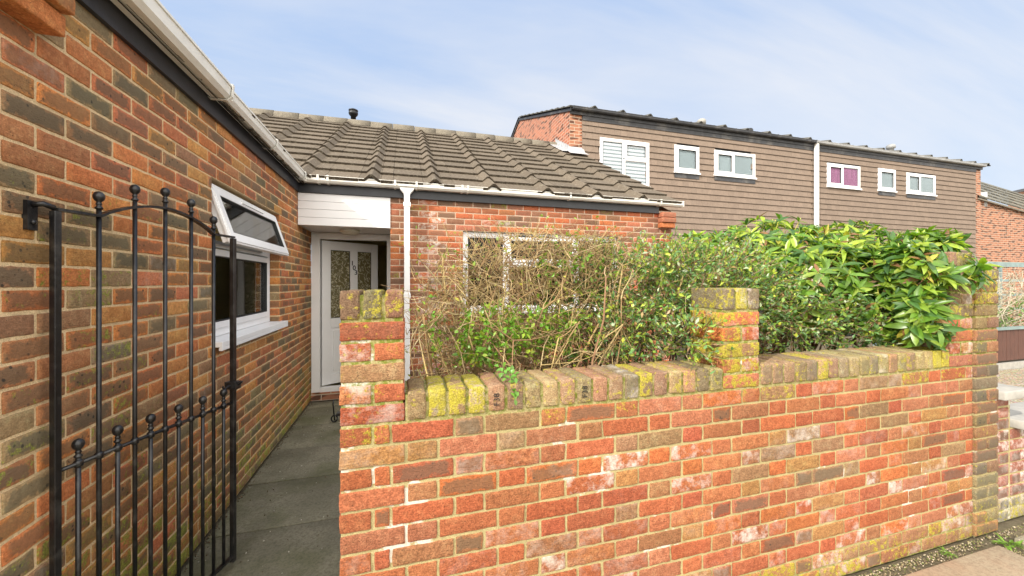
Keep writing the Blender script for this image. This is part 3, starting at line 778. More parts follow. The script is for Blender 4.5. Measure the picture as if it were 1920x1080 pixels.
for a, b in ((.115, .385), (.49, .70)):
    mb = MB(); mb.bbox(DO, DA, Z, DN, a, b, 1.05, 1.97, -.03, -.022); attach(mb.build('door_glass', M['pattern']), dl)
    mb = MB()
    for (u0, u1, v0, v1) in ((a, a + .008, 1.05, 1.97), (b - .008, b, 1.05, 1.97), (a, b, 1.05, 1.058), (a, b, 1.962, 1.97)): mb.bbox(DO, DA, Z, DN, u0, u1, v0, v1, -.02, -.016)
    attach(mb.build('gasket', M['rubber']), dl)
for ch, u, z in (('1', .41, 1.80), ('0', .437, 1.735), ('3', .462, 1.67)):
    text_mesh('house_number', ch, .092, M['black'], dl, DO + DA * u + DN * .003 + Z * z, DA, Z, ext=.002, bold=.0012)
# letter plate of the hall behind
mb = MB()
hx0, hx1, hy0, hy1 = -1.10, .6, 5.50, 8.3
mb.poly([(hx0, hy1, .1), (hx1, hy1, .1), (hx1, hy1, 2.3), (hx0, hy1, 2.3)]); mb.poly([(hx0, hy0, .1), (hx0, hy1, .1), (hx0, hy1, 2.3), (hx0, hy0, 2.3)]); mb.poly([(hx1, hy0, .1), (hx1, hy1, .1), (hx1, hy1, 2.3), (hx1, hy0, 2.3)])
mb.poly([(hx0, hy0, .1), (hx1, hy0, .1), (hx1, hy1, .1), (hx0, hy1, .1)]); mb.poly([(hx0, hy0, 2.3), (hx1, hy0, 2.3), (hx1, hy1, 2.3), (hx0, hy1, 2.3)]); mb.poly([(-.14, hy0, 0), (1.0, hy0, 0), (1.0, hy0, 2.3), (-.14, hy0, 2.3)])
mb.build('hallway', M['interior'], bg)
mb = MB(); mb.box((-.30, 8.24, 1.0), (.35, 8.28, 1.75)); mb.build('inner_door_panel', M['interior_pale'], bg)

# windows
def win(parent, name, O, A, Nn, w, h, lights, fr=.055, depth=.06, glass='glass', label=None, sash=.045):
    """lights: list of (u0,u1,v0,v1,kind) fractions in metres; O lower-left of outer frame on frame face plane"""
    mb = MB()
    b = lambda u0, u1, v0, v1, n0=-depth, n1=0: mb.bbox(O, A, Z, Nn, u0, u1, v0, v1, n0, n1)
    b(0, fr, 0, h); b(w - fr, w, 0, h); b(fr, w - fr, 0, fr); b(fr, w - fr, h - fr, h)
    us = sorted({l[0] for l in lights} | {l[1] for l in lights})
    for l in lights:
        if l[0] > fr + .01: b(l[0] - .045, l[0], l[2], l[3])
        if l[2] > fr + .01: b(l[0] , l[1], l[2] - .045, l[2])
    fo = mb.build(name, M['upvc'], parent, bevel=.003)
    for l in lights:
        u0, u1, v0, v1, kind = l
        if kind == 'gap': continue
        if kind in ('sash', 'fixed'):
            s = sash if kind == 'sash' else .018; mb = MB(); n1 = .012 if kind == 'sash' else -.008
            for q in ((u0, u0 + s, v0, v1), (u1 - s, u1, v0, v1), (u0 + s, u1 - s, v0, v0 + s), (u0 + s, u1 - s, v1 - s, v1)): mb.bbox(O, A, Z, Nn, *q, -.04, n1)
            attach(mb.build('sash', M['upvc'], bevel=.003), fo)
            mb = MB()
            for q in ((u0 + s, u0 + s + .006, v0 + s, v1 - s), (u1 - s - .006, u1 - s, v0 + s, v1 - s), (u0 + s, u1 - s, v0 + s, v0 + s + .006), (u0 + s, u1 - s, v1 - s - .006, v1 - s)): mb.bbox(O, A, Z, Nn, *q, -.02, n1 - .006)
            attach(mb.build('gasket', M['rubber']), fo)
            mb = MB(); mb.bbox(O, A, Z, Nn, u0 + s, u1 - s, v0 + s, v1 - s, -.022, -.018); attach(mb.build('pane', M[glass]), fo)
    return fo
# side window
fx_ = WX - .085
sw = win(bg, 'window', V((fx_, WY0 + .005, WZ0 + .025)), Y, X, WY1 - WY0 - .01, WZ1 - WZ0 - .03, [(.055, 1.295, .055, .60, 'sash'), (.055, 1.295, .66, 1.0, 'gap')], fr=.055, glass='glass_side')
mb = MB(); mb.box((WX - .10, WY0 - .0, WZ0 - .012), (WX + .055, WY1 + .055, WZ0 + .022)); mb.box((WX + .035, WY0 - .0, WZ0 - .035), (WX + .055, WY1 + .055, WZ0 - .012)); attach(mb.build('sill', M['upvc'], bevel=.004), sw)
# open top-hung casement
a_ = math.radians(18); HN = V((math.cos(a_), 0, math.sin(a_))); HD = V((-math.sin(a_), 0, math.cos(a_)))   # HD points up along the leaf
HO = V((fx_ + .035, WY0 + .05, 2.15)) - HD * .375
L_ = WY1 - WY0 - .11; H_ = .375
mb = MB(); s = .062
for q in ((0, s, 0, H_), (L_ - s, L_, 0, H_), (s, L_ - s, 0, s), (s, L_ - s, H_ - s, H_)):
    mb.bbox(HO, Y, HD, HN, *q, -.03, .03)
    mb.bbox(HO, Y, HD, HN, *[q[0] - (.012 if q[0] == 0 else 0), q[1] + (.012 if q[1] == L_ else 0), q[2] - (.012 if q[2] == 0 else 0), q[3] + (.012 if q[3] == H_ else 0)], .005, .022)
cs = mb.build('open_casement', M['upvc'], bevel=.003); attach(cs, sw)
mb = MB()
for q in ((s, s + .007, s, H_ - s), (L_ - s - .007, L_ - s, s, H_ - s), (s, L_ - s, s, s + .007), (s, L_ - s, H_ - s - .007, H_ - s)): mb.bbox(HO, Y, HD, HN, *q, .0, .026)
mb.bbox(HO, Y, HD, HN, s, L_ - s, s, H_ - s, .006, .010, mi=1)
mb.build('pane', [M['rubber'], M['glass']], sw)
mb = MB(); mb.bbox(HO, Y, HD, HN, .42, .86, H_ - .045, H_ - .025, .03, .042); mb.build('trickle_vent', M['upvc'], sw)
mb = MB()
for yy in (WY0 + .07, WY1 - .08): mb.bar((fx_ + .02, yy, 1.90), (fx_ + .10, yy, 1.98), .012, .006)
mb.bbox(V((fx_ + .008, WY0 + .2, WZ0 + .66)), Y, Z, X, 0, .9, 0, .02, 0, .008); mb.build('window_stay', M['steel'], sw)
# room seen through
mb = MB(); rx = -5.9
ry = 4.24
mb.poly([(rx, ry, 0), (WX - .2, ry, 0), (WX - .2, ry, 2.4), (rx, ry, 2.4)]); mb.poly([(rx, 2.3, 0), (WX - .2, 2.3, 0), (WX - .2, 2.3, 2.4), (rx, 2.3, 2.4)])
mb.poly([(rx, 2.3, 2.4), (rx, ry, 2.4), (WX - .2, ry, 2.4), (WX - .2, 2.3, 2.4)]); mb.poly([(rx, 2.3, .4), (rx, ry, .4), (WX - .2, ry, .4), (WX - .2, 2.3, .4)])
rw = MB()
rw.box((-6.02, Y0 + .22, 0), (-5.92, 2.3, 2.6)); rw.box((-6.02, 4.45, 0), (-5.92, 8.5, 2.6)); rw.box((-6.02, 2.3, 2.35), (-5.92, 4.45, 2.6))  # added unseen wall, its wide opening lets sky light into the room
added_rear_opening = [rw]
def roomtile():
    m, nt, p, out = newmat('ochre_wall_tiles'); g = N(nt); t = g.n('TexCoord'); s_ = g.n('SeparateXYZ'); g.lk(t.outputs['Object'], s_.inputs[0]); c_ = g.n('CombineXYZ')
    g.lk(g.math('ADD', s_.outputs[1], s_.outputs[0]), c_.inputs[0]); g.lk(s_.outputs[2], c_.inputs[1]); b = g.n('TexBrick'); b.offset = 0; g.lk(c_.outputs[0], b.inputs[0])
    b.inputs['Scale'].default_value = 1; b.inputs['Brick Width'].default_value = .25; b.inputs['Row Height'].default_value = .2; b.inputs['Mortar Size'].default_value = .003
    b.inputs['Color1'].default_value = (.92, .74, .36, 1); b.inputs['Color2'].default_value = (.88, .70, .34, 1); b.inputs['Mortar'].default_value = (.2, .15, .07, 1)
    g.lk(b.outputs['Color'], p.inputs['Base Color']); p.inputs['Roughness'].default_value = .4; return m
mb.build('room', roomtile(), bg)
rw.build('added_rear_wall', M['farbrick_y'], bg)
win(bg, 'window', V((-5.98, 4.45, .42)), -Y, -X, 2.15, 1.93, [(.06, 1.05, .06, 1.87, 'fixed'), (1.10, 2.09, .06, 1.87, 'fixed')])  # unseen window added so sky light reaches the room from behind
mb = MB()
for i in range(8):
    x0_ = -1.56 + i * .027; w0, w1 = .012 * math.sin(i * 2.1), .012 * math.sin((i + 1) * 2.1)
    mb.poly([(x0_, ry - .05 + w0, .9), (x0_ + .027, ry - .05 + w1, .9), (x0_ + .027, ry - .05 + w1, 2.3), (x0_, ry - .05 + w0, 2.3)])
mb.build('curtain', M['blind'], bg)
# front window (three lights)
fw = win(bg, 'window', V((HX0 + .005, FY + .05, HZ0 + .03)), X, -Y, HX1 - HX0 - .01, HZ1 - HZ0 - .035,
    [(.05, .555, .05, .975, 'fixed'), (.60, 1.575, .05, .60, 'fixed'), (.60, 1.575, .645, .975, 'sash'), (1.62, 2.185, .05, .975, 'fixed')], glass='glass_dark')
mb = MB(); mb.box((HX0 - .04, FY - .045, HZ0 - .01), (HX1 + .04, FY + .09, HZ0 + .026)); attach(mb.build('sill', M['upvc'], bevel=.004), fw)
mb = MB(); mb.bbox(V((HX0 + .75, FY + .05, HZ1 - .045)), X, Z, -Y, 0, .5, 0, .018, 0, .014); attach(mb.build('trickle_vent', M['black']), fw)
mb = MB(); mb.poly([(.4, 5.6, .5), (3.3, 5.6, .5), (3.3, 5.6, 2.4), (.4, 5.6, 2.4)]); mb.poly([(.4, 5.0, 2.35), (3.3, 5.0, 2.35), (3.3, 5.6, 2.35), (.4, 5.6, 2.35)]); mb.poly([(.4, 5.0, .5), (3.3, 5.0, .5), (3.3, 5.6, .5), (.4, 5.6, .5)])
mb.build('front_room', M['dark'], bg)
# small gate stop on the path
mb = MB()
gs = (-.715, 4.50)
mb.tube([(gs[0], gs[1] + .02, .02), (gs[0] - .015, gs[1] + .01, .20), (gs[0] - .01, gs[1] + .01, .24)], .008, .006, n=8)
mb.tube([(gs[0] + .03 * math.cos(t), gs[1], .045 + .035 * math.sin(t)) for t in [i * math.pi / 6 for i in range(13)]], .008, .008, n=6)
mb.box((gs[0] + .02, gs[1] - .01, .07), (gs[0] + .12, gs[1] + .06, .10))
tag(mb.build('gate_stay', M['iron']), 'small black metal gate stay with ring foot on the path by the step', 'gate stay')

# ------------------------------------------------------------------ iron gate
GA, GB = V((-1.098, 1.613, 0)), V((-.867, 2.345, 0))
gd = (GB - GA); GL = gd.length; gd.normalize(); gn = gd.cross(Z)
gt = thing('iron_gate', GA, 'black wrought iron garden gate standing open against the brick wall', 'gate')
def G(u, z): return GA + gd * u + Z * z
ZT = 1.772; RZ = .905; pt = GL / 12
mb = MB(); mb.bbox(GA, gd, gn, Z, -.010, .010, -.010, .010, .04, ZT - .006); mb.build('stile', M['iron'], gt, bevel=.002)
mb = MB(); mb.bbox(GA, gd, gn, Z, GL - .011, GL + .011, -.011, .011, .045, ZT - .006); mb.build('stile', M['iron'], gt, bevel=.002)
def topz(u):
    a, b = 2 * pt, 10 * pt
    if u <= a or u >= b: return ZT
    return ZT + .078 * math.sin(math.pi * (u - a) / (b - a)) ** .85
mb = MB(); pts = [(u, topz(u)) for u in [GL * i / 36 for i in range(37)]]
for (u0, z0), (u1, z1) in zip(pts, pts[1:]): mb.bar(G(u0 - .001, z0), G(u1 + .001, z1), .024, .009, up=Z)
mb.build('top_rail', M['iron'], gt)
mb = MB(); mb.tube([G(0.01, RZ), G(GL - .01, RZ - .012)], .007, .007, n=8)
for i in range(1, 12): mb.lathe(G(i * pt, RZ - .013 - .012 * i / 12), [(.009, 0), (.0135, .006), (.0135, .020), (.009, .026)], n=10)
mb.build('middle_rail', M['iron'], gt)
mb = MB(); mb.bar(G(0, .075), G(GL, .075), .02, .012); mb.build('bottom_rail', M['iron'], gt)
FIN = [(.0085, 0), (.013, .002), (.0145, .007), (.010, .012), (.008, .017), (.0115, .021), (.009, .026), (.008, .030), (.015, .036), (.0195, .045), (.0205, .053), (.0185, .062), (.012, .070), (.003, .0735)]
def gbar(u, ztop, r):
    mb = MB(); mb.tube([G(u, .078), G(u, ztop)], r, r, n=10); b = mb.build('bar', M['iron'], gt)
    mb = MB(); mb.lathe(G(u, ztop - .002), [(a * .82, b * .9) for a, b in FIN], n=14); attach(mb.build('finial', M['iron']), b)
for i in (2, 4, 6, 8, 10): gbar(i * pt, topz(i * pt) + .026, .0076)
for i in (1, 3, 5, 7, 9, 11): gbar(i * pt, RZ + .022 - .01 * i / 12, .0075)
mb = MB(); mb.box((WX - .002, GA.y - .055, ZT - .075), (WX + .012, GA.y - .02, ZT + .018))
mb.tube([(WX + .01, GA.y - .038, ZT + .006), (WX + .03, GA.y - .03, ZT + .012), GA + Z * (ZT + .004) + gd * -.004], .009, .009, n=8)
mb.lathe((WX + .012, GA.y - .038, ZT - .05), [(.008, 0), (.008, .006), (.002, .008)], n=8, ax=(1, 0, 0)); mb.build('hinge_bracket', M['iron'], gt)
mb = MB(); mb.tube([G(GL - .045, .985), G(GL + .02, .985)], .007, .007, n=8); mb.bbox(GA, gd, gn, Z, GL - .022, GL + .018, -.03, .03, .965, 1.005)
mb.tube([G(GL - .045, .985) + gn * .012 * 0, G(GL - .06, .975), G(GL - .07, .995)], .006, .006, n=6)
mb.tube([G(GL, .985) + gn * .03, G(GL, .985) + gn * .05 + Z * .02], .006, .005, n=6); mb.build('latch', M['iron'], gt, bevel=.002)

# ------------------------------------------------------------------ tile-hung terrace behind
NY = 7.75
PIT3 = math.atan(.36)
S3 = V((0, math.cos(PIT3), math.sin(PIT3))); N3 = V((0, -math.sin(PIT3), math.cos(PIT3)))
def terrace(x0, x1, wins, label, leftpier, rightpier, gmat, flues, tilecol, downx):
    t = thing('terraced_house', ((x0 + x1) / 2, NY + 3, 0), label, 'house', 'tile-hung terraced houses beyond the bungalow')
    wx0, wx1 = x0 + (.3 if leftpier else 0), x1 - (.3 if rightpier else 0)
    mb = MB(); mb.box((wx0, NY + .02, 0), (wx1, NY + .2, 5.42)); mb.build('wall_core', M['dark'], t)
    # brick sides
    for s, xx in ((leftpier, x0), (rightpier, x1)):
        if not s: continue
        mb = MB(); sg = 1 if xx == x0 else -1
        pts = [(NY, 0), (NY, 5.42), (11.5, 5.42 + .36 * 3.75), (15.2, 5.42), (15.2, 0)]
        mb.poly([(xx, y, z) for y, z in pts]); mb.poly([(xx + sg * .3, y, z) for y, z in pts]); mb.build('party_wall', M['farbrick_y'], t)
        mb = MB(); mb.poly([(xx, NY, 0), (xx + sg * .3, NY, 0), (xx + sg * .3, NY, 5.40), (xx, NY, 5.40)]); mb.build('brick_pier', M['farbrick_x'], t)
    # hung tiles
    mb = MB(); gz = .150; n = int(5.32 / gz)
    for k in range(6, n):
        z = k * gz; x = wx0 + (.0825 if k % 2 else 0) - .0825
        while x < wx1:
            a, b = max(x, wx0), min(x + .162, wx1)
            x += .165
            if b - a < .02: continue
            zc = z + gz / 2
            if any(a > w_[0] - .03 and b < w_[1] + .03 and zc > w_[2] and zc < w_[3] for w_ in wins): continue
            kk = U(.93, 1.06); c = tuple(q * kk for q in tilecol); j = U(-.001, .0015)
            p0 = [mb.vert((q, NY - .027 + j, z)) for q in (a, b)]; p1 = [mb.vert((q, NY - .004, z + gz + .01)) for q in (b, a)]
            p2 = [mb.vert((q, NY + .0, z)) for q in (b, a)]
            mb.face((p0[0], p0[1], p1[0], p1[1]), col=c); mb.face((p0[1], p0[0], p2[1], p2[0]), col=tuple(q * .35 for q in c))  # underside coloured darker, painting in the shadow line below each course
            mb.face((p0[0], p1[1], p2[1]), col=c); mb.face((p0[1], p2[0], p1[0]), col=c)
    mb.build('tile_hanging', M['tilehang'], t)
    mb = MB(); mb.box((wx0, NY - .03, 5.20), (wx1, NY - .012, 5.30)); mb.build('lead_band', M['dirtyfascia'], t)
    mb = MB(); mb.box((x0, NY - .05, 5.30), (x1, NY - .02, 5.44)); mb.build('fascia', M['dirtyfascia'], t)
    gutter('gutter', (x0 + .02, NY - .05, 5.37), (x1 - .02, NY - .05, 5.37), -Y, w=.10, h=.07, mat=gmat, parent=t)
    for dx in downx:
        mb = MB(); mb.box((dx - .04, NY - .125, 2.0), (dx + .04, NY - .045, 5.38)); mb.build('downpipe', M['gutter'], t)
    mb = MB(); L = x1 - x0 + (.06 if leftpier else 0) + (.25 if rightpier else 0); xs = x0 - (.06 if leftpier else 0)
    ln = 3.85 / math.cos(PIT3)
    tile_roof(mb, V((xs, NY - .12, 5.405)), X, S3, N3, L, 11, ln / 11, (4.15 - xs) % TP, base=(.12, .115, .10))
    mb.poly([(xs, NY - .1, 5.40), (xs + L, NY - .1, 5.40), (xs + L, 11.5, 6.78), (xs, 11.5, 6.78)], col=(.04, .04, .04))
    mb.poly([(xs, 11.5, 6.80), (xs + L, 11.5, 6.80), (xs + L, 15.3, 5.44), (xs, 15.3, 5.44)], col=(.09, .085, .075)); mb.build('roof', M['tile'], t)
    if leftpier:
        mb = MB(); mb.bar((x0 - .02, NY - .1, 5.37), (x0 - .02, 11.5, 6.74), .03, .07); mb.bar((x0 - .02, 11.5, 6.74), (x0 - .02, 15.3, 5.36), .03, .07); mb.build('bargeboard', M['dirtyfascia'], t)
    for (fx, fy, fz, r, h, m) in flues:
        mb = MB(); mb.lathe((fx, fy, fz - .4), [(r, 0), (r, h + .25), (r * 1.5, h + .26), (r * 1.5, h + .36), (r * 1.1, h + .40), (0, h + .4)], n=14); mb.build('flue_pipe', M[m], t)
    for (a, b, c, d, kind) in wins:
        w_, h_ = b - a, d - c
        if kind == 'big': ls = [(.06, .60, .06, h_ - .06, 'fixed'), (.65, w_ - .06, .06, .60, 'fixed'), (.65, w_ - .06, .645, h_ - .06, 'sash')]
        elif kind == 'one': ls = [(.06, w_ - .06, .06, h_ - .06, 'sash')]
        else: ls = [(.06, w_ * .44, .06, h_ - .06, 'sash'), (w_ * .44 + .05, w_ - .06, .06, h_ - .06, 'fixed')]
        f = win(t, 'window', V((a, NY - .035, c)), X, -Y, w_, h_, ls, fr=.06, depth=.09, glass='glass_far')
        mb = MB(); mb.box((a - .02, NY - .065, c - .03), (b + .02, NY - .01, c + .012)); attach(mb.build('sill', M['upvc']), f)
        back = {'pink': 'pink', 'big': 'blind', 'one': 'greyblind', 'two': 'greyblind'}[kind]
        mb = MB()
        if kind == 'big':
            gb = MB(); gb.box((a + .05, NY - .008, c + .05), (b - .05, NY - .004, d - .05)); attach(gb.build('blind_back_plate', M['greyblind']), f)  # grey plate added behind the slats to lighten the dark gaps
            for i in range(11):
                zz = c + .05 + i * .085; mb.box((a + .05, NY - .012, zz), (b - .05, NY - .0095, zz + .055))
            attach(mb.build('blind', M['blind']), f)
        else:
            mb.box((a + .05, NY - .006, c + .05), (b - .05, NY + .0, d - .05)); attach(mb.build('blind', M[back]), f)
        if kind in ('one', 'two'):
            mb = MB(); mb.box((a, NY - .032, c - .14), (b, NY - .028, c - .03)); attach(mb.build('apron_flashing', M['dirtyfascia']), f)
    return t
TC = (.235, .178, .137)
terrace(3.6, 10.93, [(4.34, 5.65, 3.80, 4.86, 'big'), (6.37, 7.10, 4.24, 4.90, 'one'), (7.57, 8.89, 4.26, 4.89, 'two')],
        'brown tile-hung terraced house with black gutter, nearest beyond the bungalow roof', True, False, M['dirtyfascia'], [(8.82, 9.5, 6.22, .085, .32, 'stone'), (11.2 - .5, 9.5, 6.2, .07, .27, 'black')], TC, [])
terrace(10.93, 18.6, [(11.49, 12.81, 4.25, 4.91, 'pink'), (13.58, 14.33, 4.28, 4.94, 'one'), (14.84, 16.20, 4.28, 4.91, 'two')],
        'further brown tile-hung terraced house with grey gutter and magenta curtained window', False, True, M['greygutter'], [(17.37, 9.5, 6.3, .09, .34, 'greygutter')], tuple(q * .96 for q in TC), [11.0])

# far brick house on the right
fh = thing('brick_house', (22, 10, 0), 'orange brick house with mossy sloping roof at the far right edge', 'house')
mb = MB(); mb.poly([(18.62, 7.8, 0), (27, 7.8, 0), (27, 7.8, 3.40), (18.62, 7.8, 4.35)]); mb.poly([(18.1, 7.76, 0), (18.62, 7.76, 0), (18.62, 7.76, 4.3), (18.1, 7.76, 4.3)]); mb.build('wall', M['farbrick_x'], fh)
mb = MB(); mb.bar((18.4, 7.72, 4.33), (27, 7.72, 3.36), .03, .05); mb.build('verge_trim', M['mortarridge'], fh)
mb = MB()
for i in range(6):
    for j in range(42):
        xa = 18.4 + j * .3; ya = 7.7 + i * .3; z_ = lambda x, y: 4.40 - .113 * (x - 18.4) + 1.0 * (y - 7.7)
        kk = U(.6, 1.3); c = tuple(q * kk for q in (.16, .15, .12)); h = .03
        mb.poly([(xa, ya, z_(xa, ya) + h), (xa + .29, ya, z_(xa + .29, ya) + h), (xa + .29, ya + .32, z_(xa + .29, ya + .3)), (xa, ya + .32, z_(xa, ya + .3))], col=c)
        mb.poly([(xa, ya, z_(xa, ya) - .02), (xa + .29, ya, z_(xa + .29, ya) - .02), (xa + .29, ya, z_(xa + .29, ya) + h), (xa, ya, z_(xa, ya) + h)], col=tuple(q * .5 for q in c))
mb.build('roof', M['tile'], fh)
mb = MB(); mb.lathe((19.0, 7.9, 4.1), [(.13, 0), (.13, .5), (0, .5)]); mb.build('vent_pipe', M['lead'], fh)
bh = thing('brick_house', (34, 17, 0), 'distant brick gable peeping above the far right roof', 'house')
mb = MB(); mb.poly([(39, 15, 0), (52, 15, 0), (52, 15, 9.4), (46, 15, 8.9), (39, 15, 7.5)]); mb.build('wall', M['farbrick_x'], bh)
mb = MB(); mb.bar((38.6, 14.9, 7.45), (46, 14.9, 8.95), .3, .14); mb.build('roof', M['dirtyfascia'], bh)

# neighbour's front garden on the right
ft = thing('timber_fence', (10, 4.0, 0), 'dark brown low timber fence panel on a white gravel board', 'fence')
mb = MB(); x = 7.6
while x < 15.5:
    mb.box((x, 4.0 + U(0, .004), .14), (x + .115, 4.02, .69)); x += .12
mb.build('panel', M['fencewood'], ft)
mb = MB(); mb.box((7.5, 3.985, -.02), (15.6, 4.03, .10)); mb.build('gravel_board', M['stone'], ft)
mb = MB(); mb.box((7.5, 3.975, .69), (15.6, 4.045, .735)); mb.build('capping_rail', M['teal'], ft)
tr = thing('garden_frame', (12, 4.7, 0), 'pale blue timber garden frame behind the brown fence', 'trellis')
mb = MB()
for z in (.95, 1.25, 1.55, 1.86): mb.box((8, 4.7, z), (16, 4.74, z + (.05 if z < 1.8 else .10)))
mb.build('rail', M['teal'], tr)
for i in range(7):
    mb = MB(); xx = 8.2 + i * 1.25; mb.box((xx, 4.695, 0), (xx + .06, 4.745, 1.86)); mb.build('post', M['teal'], tr)

# ------------------------------------------------------------------ plants
def leaf(mb, b, d, n, L, W, col, droop=.25, fold=.25, st=(0, .18, .5, .8, 1.), wd=(.12, .7, 1., .62, .03), curl=0):
    d = d.normalized(); s = d.cross(n)
    if s.length < 1e-3: s = d.orthogonal()
    s.normalize(); n = s.cross(d).normalized(); rows = []
    for t, w_ in zip(st, wd):
        p = b + d * (L * t) - n * (L * droop * t * t)
        h = W * w_ / 2
        rows.append((mb.vert(p + s * h + n * h * fold * 2), mb.vert(p), mb.vert(p - s * h + n * h * fold * 2)))
    for a, c in zip(rows, rows[1:]):
        mb.face((a[1], a[0], c[0], c[1]), col=col, smooth=True); mb.face((a[2], a[1], c[1], c[2]), col=tuple(q * .9 for q in col), smooth=True)
def sleaf(mb, b, d, n, L, W, col, fold=.3):
    d = d.normalized(); s = d.cross(n)
    if s.length < 1e-3: s = d.orthogonal()
    s.normalize(); n = s.cross(d).normalized(); m_ = b + d * L * .5; h = W / 2
    a = mb.vert(b); e = mb.vert(b + d * L - n * L * .12); c = mb.vert(m_); l = mb.vert(m_ + s * h + n * h * fold); r = mb.vert(m_ - s * h + n * h * fold)
    l2 = mb.vert(b + d * L * .78 + s * h * .62); r2 = mb.vert(b + d * L * .78 - s * h * .62)
    mb.face((a, c, l), col=col, smooth=True); mb.face((a, r, c), col=col, smooth=True); mb.face((c, e, l2, l), col=col, smooth=True); mb.face((c, r, r2, e), col=col, smooth=True)
def rdir(up=0.):
    while True:
        v = V((U(-1, 1), U(-1, 1), U(-1, 1)))
        if .05 < v.length < 1: v.normalize(); v.z += up; return v.normalized()
def blocked(p, m=.01):
    x, y, z = p
    if YF - m < y < YB + m:
        if -.22 < x < 3.3 and z < Z0 + .108 + m: return True
        for a, b, h in ((-.22, .02, 1.51), (1.42, 1.655, 1.51), (3.06, 3.54, 1.71)):
            if a - m < x < b + m and z < h + m: return True
    return z < .02 or (y < YF and z < .9) or (x < .03 and z < 1.95 and x > -.3 and y < 1.9 and y > YB and x < -.02)
def inblob(blobs, shell=.0):
    b = random.choices(blobs, weights=[q[6] for q in blobs])[0]
    while True:
        v = V((U(-1, 1), U(-1, 1), U(-1, 1)))
        if v.length < 1 and v.length > shell: break
    return V((b[0] + v.x * b[3], b[1] + v.y * b[4], b[2] + v.z * b[5])), v
def curve(p, q, sag=.1, n=5, jit=.02):
    out = []; o = rdir() * sag
    for i in range(n + 1):
        t = i / n; out.append(p.lerp(q, t) + o * math.sin(math.pi * t) + rdir() * jit * (0 < i < n))
    return out

# rhododendron
rb = thing('rhododendron_bush', (2.9, 2.35, 0), 'large glossy rhododendron with long bright green leaves spilling over the right pier', 'shrub')
RB = [(2.30, 2.45, 1.66, .42, .40, .24, 2.2), (2.78, 2.30, 1.68, .52, .45, .36, 3.4), (3.22, 2.12, 1.64, .48, .42, .38, 3.0), (3.48, 1.92, 1.56, .30, .26, .33, 1.5), (2.80, 1.92, 1.52, .52, .28, .32, 3.0), (3.05, 1.66, 1.34, .26, .12, .20, 1.2), (3.00, 1.44, 1.36, .20, .07, .20, .6), (3.16, 1.44, 1.58, .20, .10, .14, 1.0), (2.97, 1.54, 1.60, .10, .14, .16, .8), (3.26, 1.62, 1.76, .20, .14, .06, .6)]
lf = MB(); stm = MB(); roots = [V((2.7, 2.5, 0)), V((3.0, 2.3, 0)), V((3.15, 2.2, 0)), V((2.5, 2.6, 0))]
brown = (.20, .12, .06); pale = (.38, .29, .19)
hubs = []
for i in range(26):
    p, v = inblob(RB[:5]); p = p.lerp(V((2.9, 2.3, 1.2)), .4)
    if blocked(p, .04): continue
    hubs.append(p); stm.tube(curve(random.choice(roots), p, .12, 6, .03), .018, .009, n=6, col=vary(brown))
cnt = 0
while cnt < 1750:
    p, v = inblob(RB, .35)
    if blocked(p, .03): continue
    out = (V((v.x, v.y, v.z)).normalized() + V((0, -.25, .55))).normalized()
    hb = min(random.sample(hubs, 8), key=lambda h: (h - p).length)
    q = p - out * .12
    if not blocked(q): stm.tube([q, p], .0036, .0028, n=4, col=vary((.42, .40, .07)))
    if cnt % 4 == 0 and p.z > 1.2: 
        pts = curve(hb, q, .05, 4, .012)
        if not any(blocked(t, 0) for t in pts): stm.tube(pts, .008, .004, n=5, col=vary(brown if R() < .7 else pale))
    n_l = random.randint(4, 9); tilt = U(.1, 1.0); side = out.orthogonal().normalized(); oth = out.cross(side); ph = U(0, 6.28)
    sunny = R()
    for j in range(n_l):
        a = ph + j * 6.283 / n_l + U(-.2, .2); rd = side * math.cos(a) + oth * math.sin(a)
        d = (rd + out * tilt * U(.4, 1.5) + rdir() * .3).normalized(); L = U(.045, .10) * (1.15 if p.y < 1.9 else 1)
        tip = p + d * L
        if blocked(tip, .0): continue
        k = R()
        up_ = max(0, min(1, (p.z - 1.35) / .6)); col = (.14, .26, .03) if k < .36 else ((.23 + .14 * up_, .34 + .13 * up_, .04) if k < .68 else ((.07, .155, .03) if k < .93 else ((.46, .40, .06) if k < .96 else (.30, .15, .06))))  # higher leaves coloured lighter, painting in the sunlit top of the bush
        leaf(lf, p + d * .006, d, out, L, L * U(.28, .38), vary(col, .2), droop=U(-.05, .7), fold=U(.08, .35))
    if R() < .3: lf2 = stm.tube([p, p + out * .02, p + out * .035], .006, .002, n=5, col=vary((.42, .45, .12)))
    cnt += 1
for i in range(16):   # cut grey branches showing on the face of the bush
    p = V((U(2.4, 3.1), U(1.75, 2.1), U(1.25, 1.65))); d = V((U(-.1, .5), U(-.4, 0), U(.5, 1))).normalized()
    if not blocked(p + d * .2): stm.tube(curve(p - d * .1, p + d * U(.12, .26), .02, 3, .006), .008, .006, n=6, col=vary((.52, .40, .33)))
for (dx, dy, dz) in ((.0, 0., .16), (.09, -.03, .13), (.16, -.02, .10), (-.12, .0, .12)):
    b = V((3.17, 1.66, 1.70)); e = V((3.24, 1.58, 1.74)) + V((dx, dy, dz * .7)); stm.tube([b, b.lerp(e, .5) + V((0, 0, -.01)), e], .006, .0035, n=5, col=(.42, .40, .08))
    for j in range(8):
        a = j * .8; d = V((math.cos(a), math.sin(a), U(.2, .7))); leaf(lf, e, d, Z, U(.07, .12), .028, vary((.20, .33, .03), .15), droop=.25)
lf.build('foliage', M['leaf_big'], rb); stm.build('branches', M['twig'], rb)

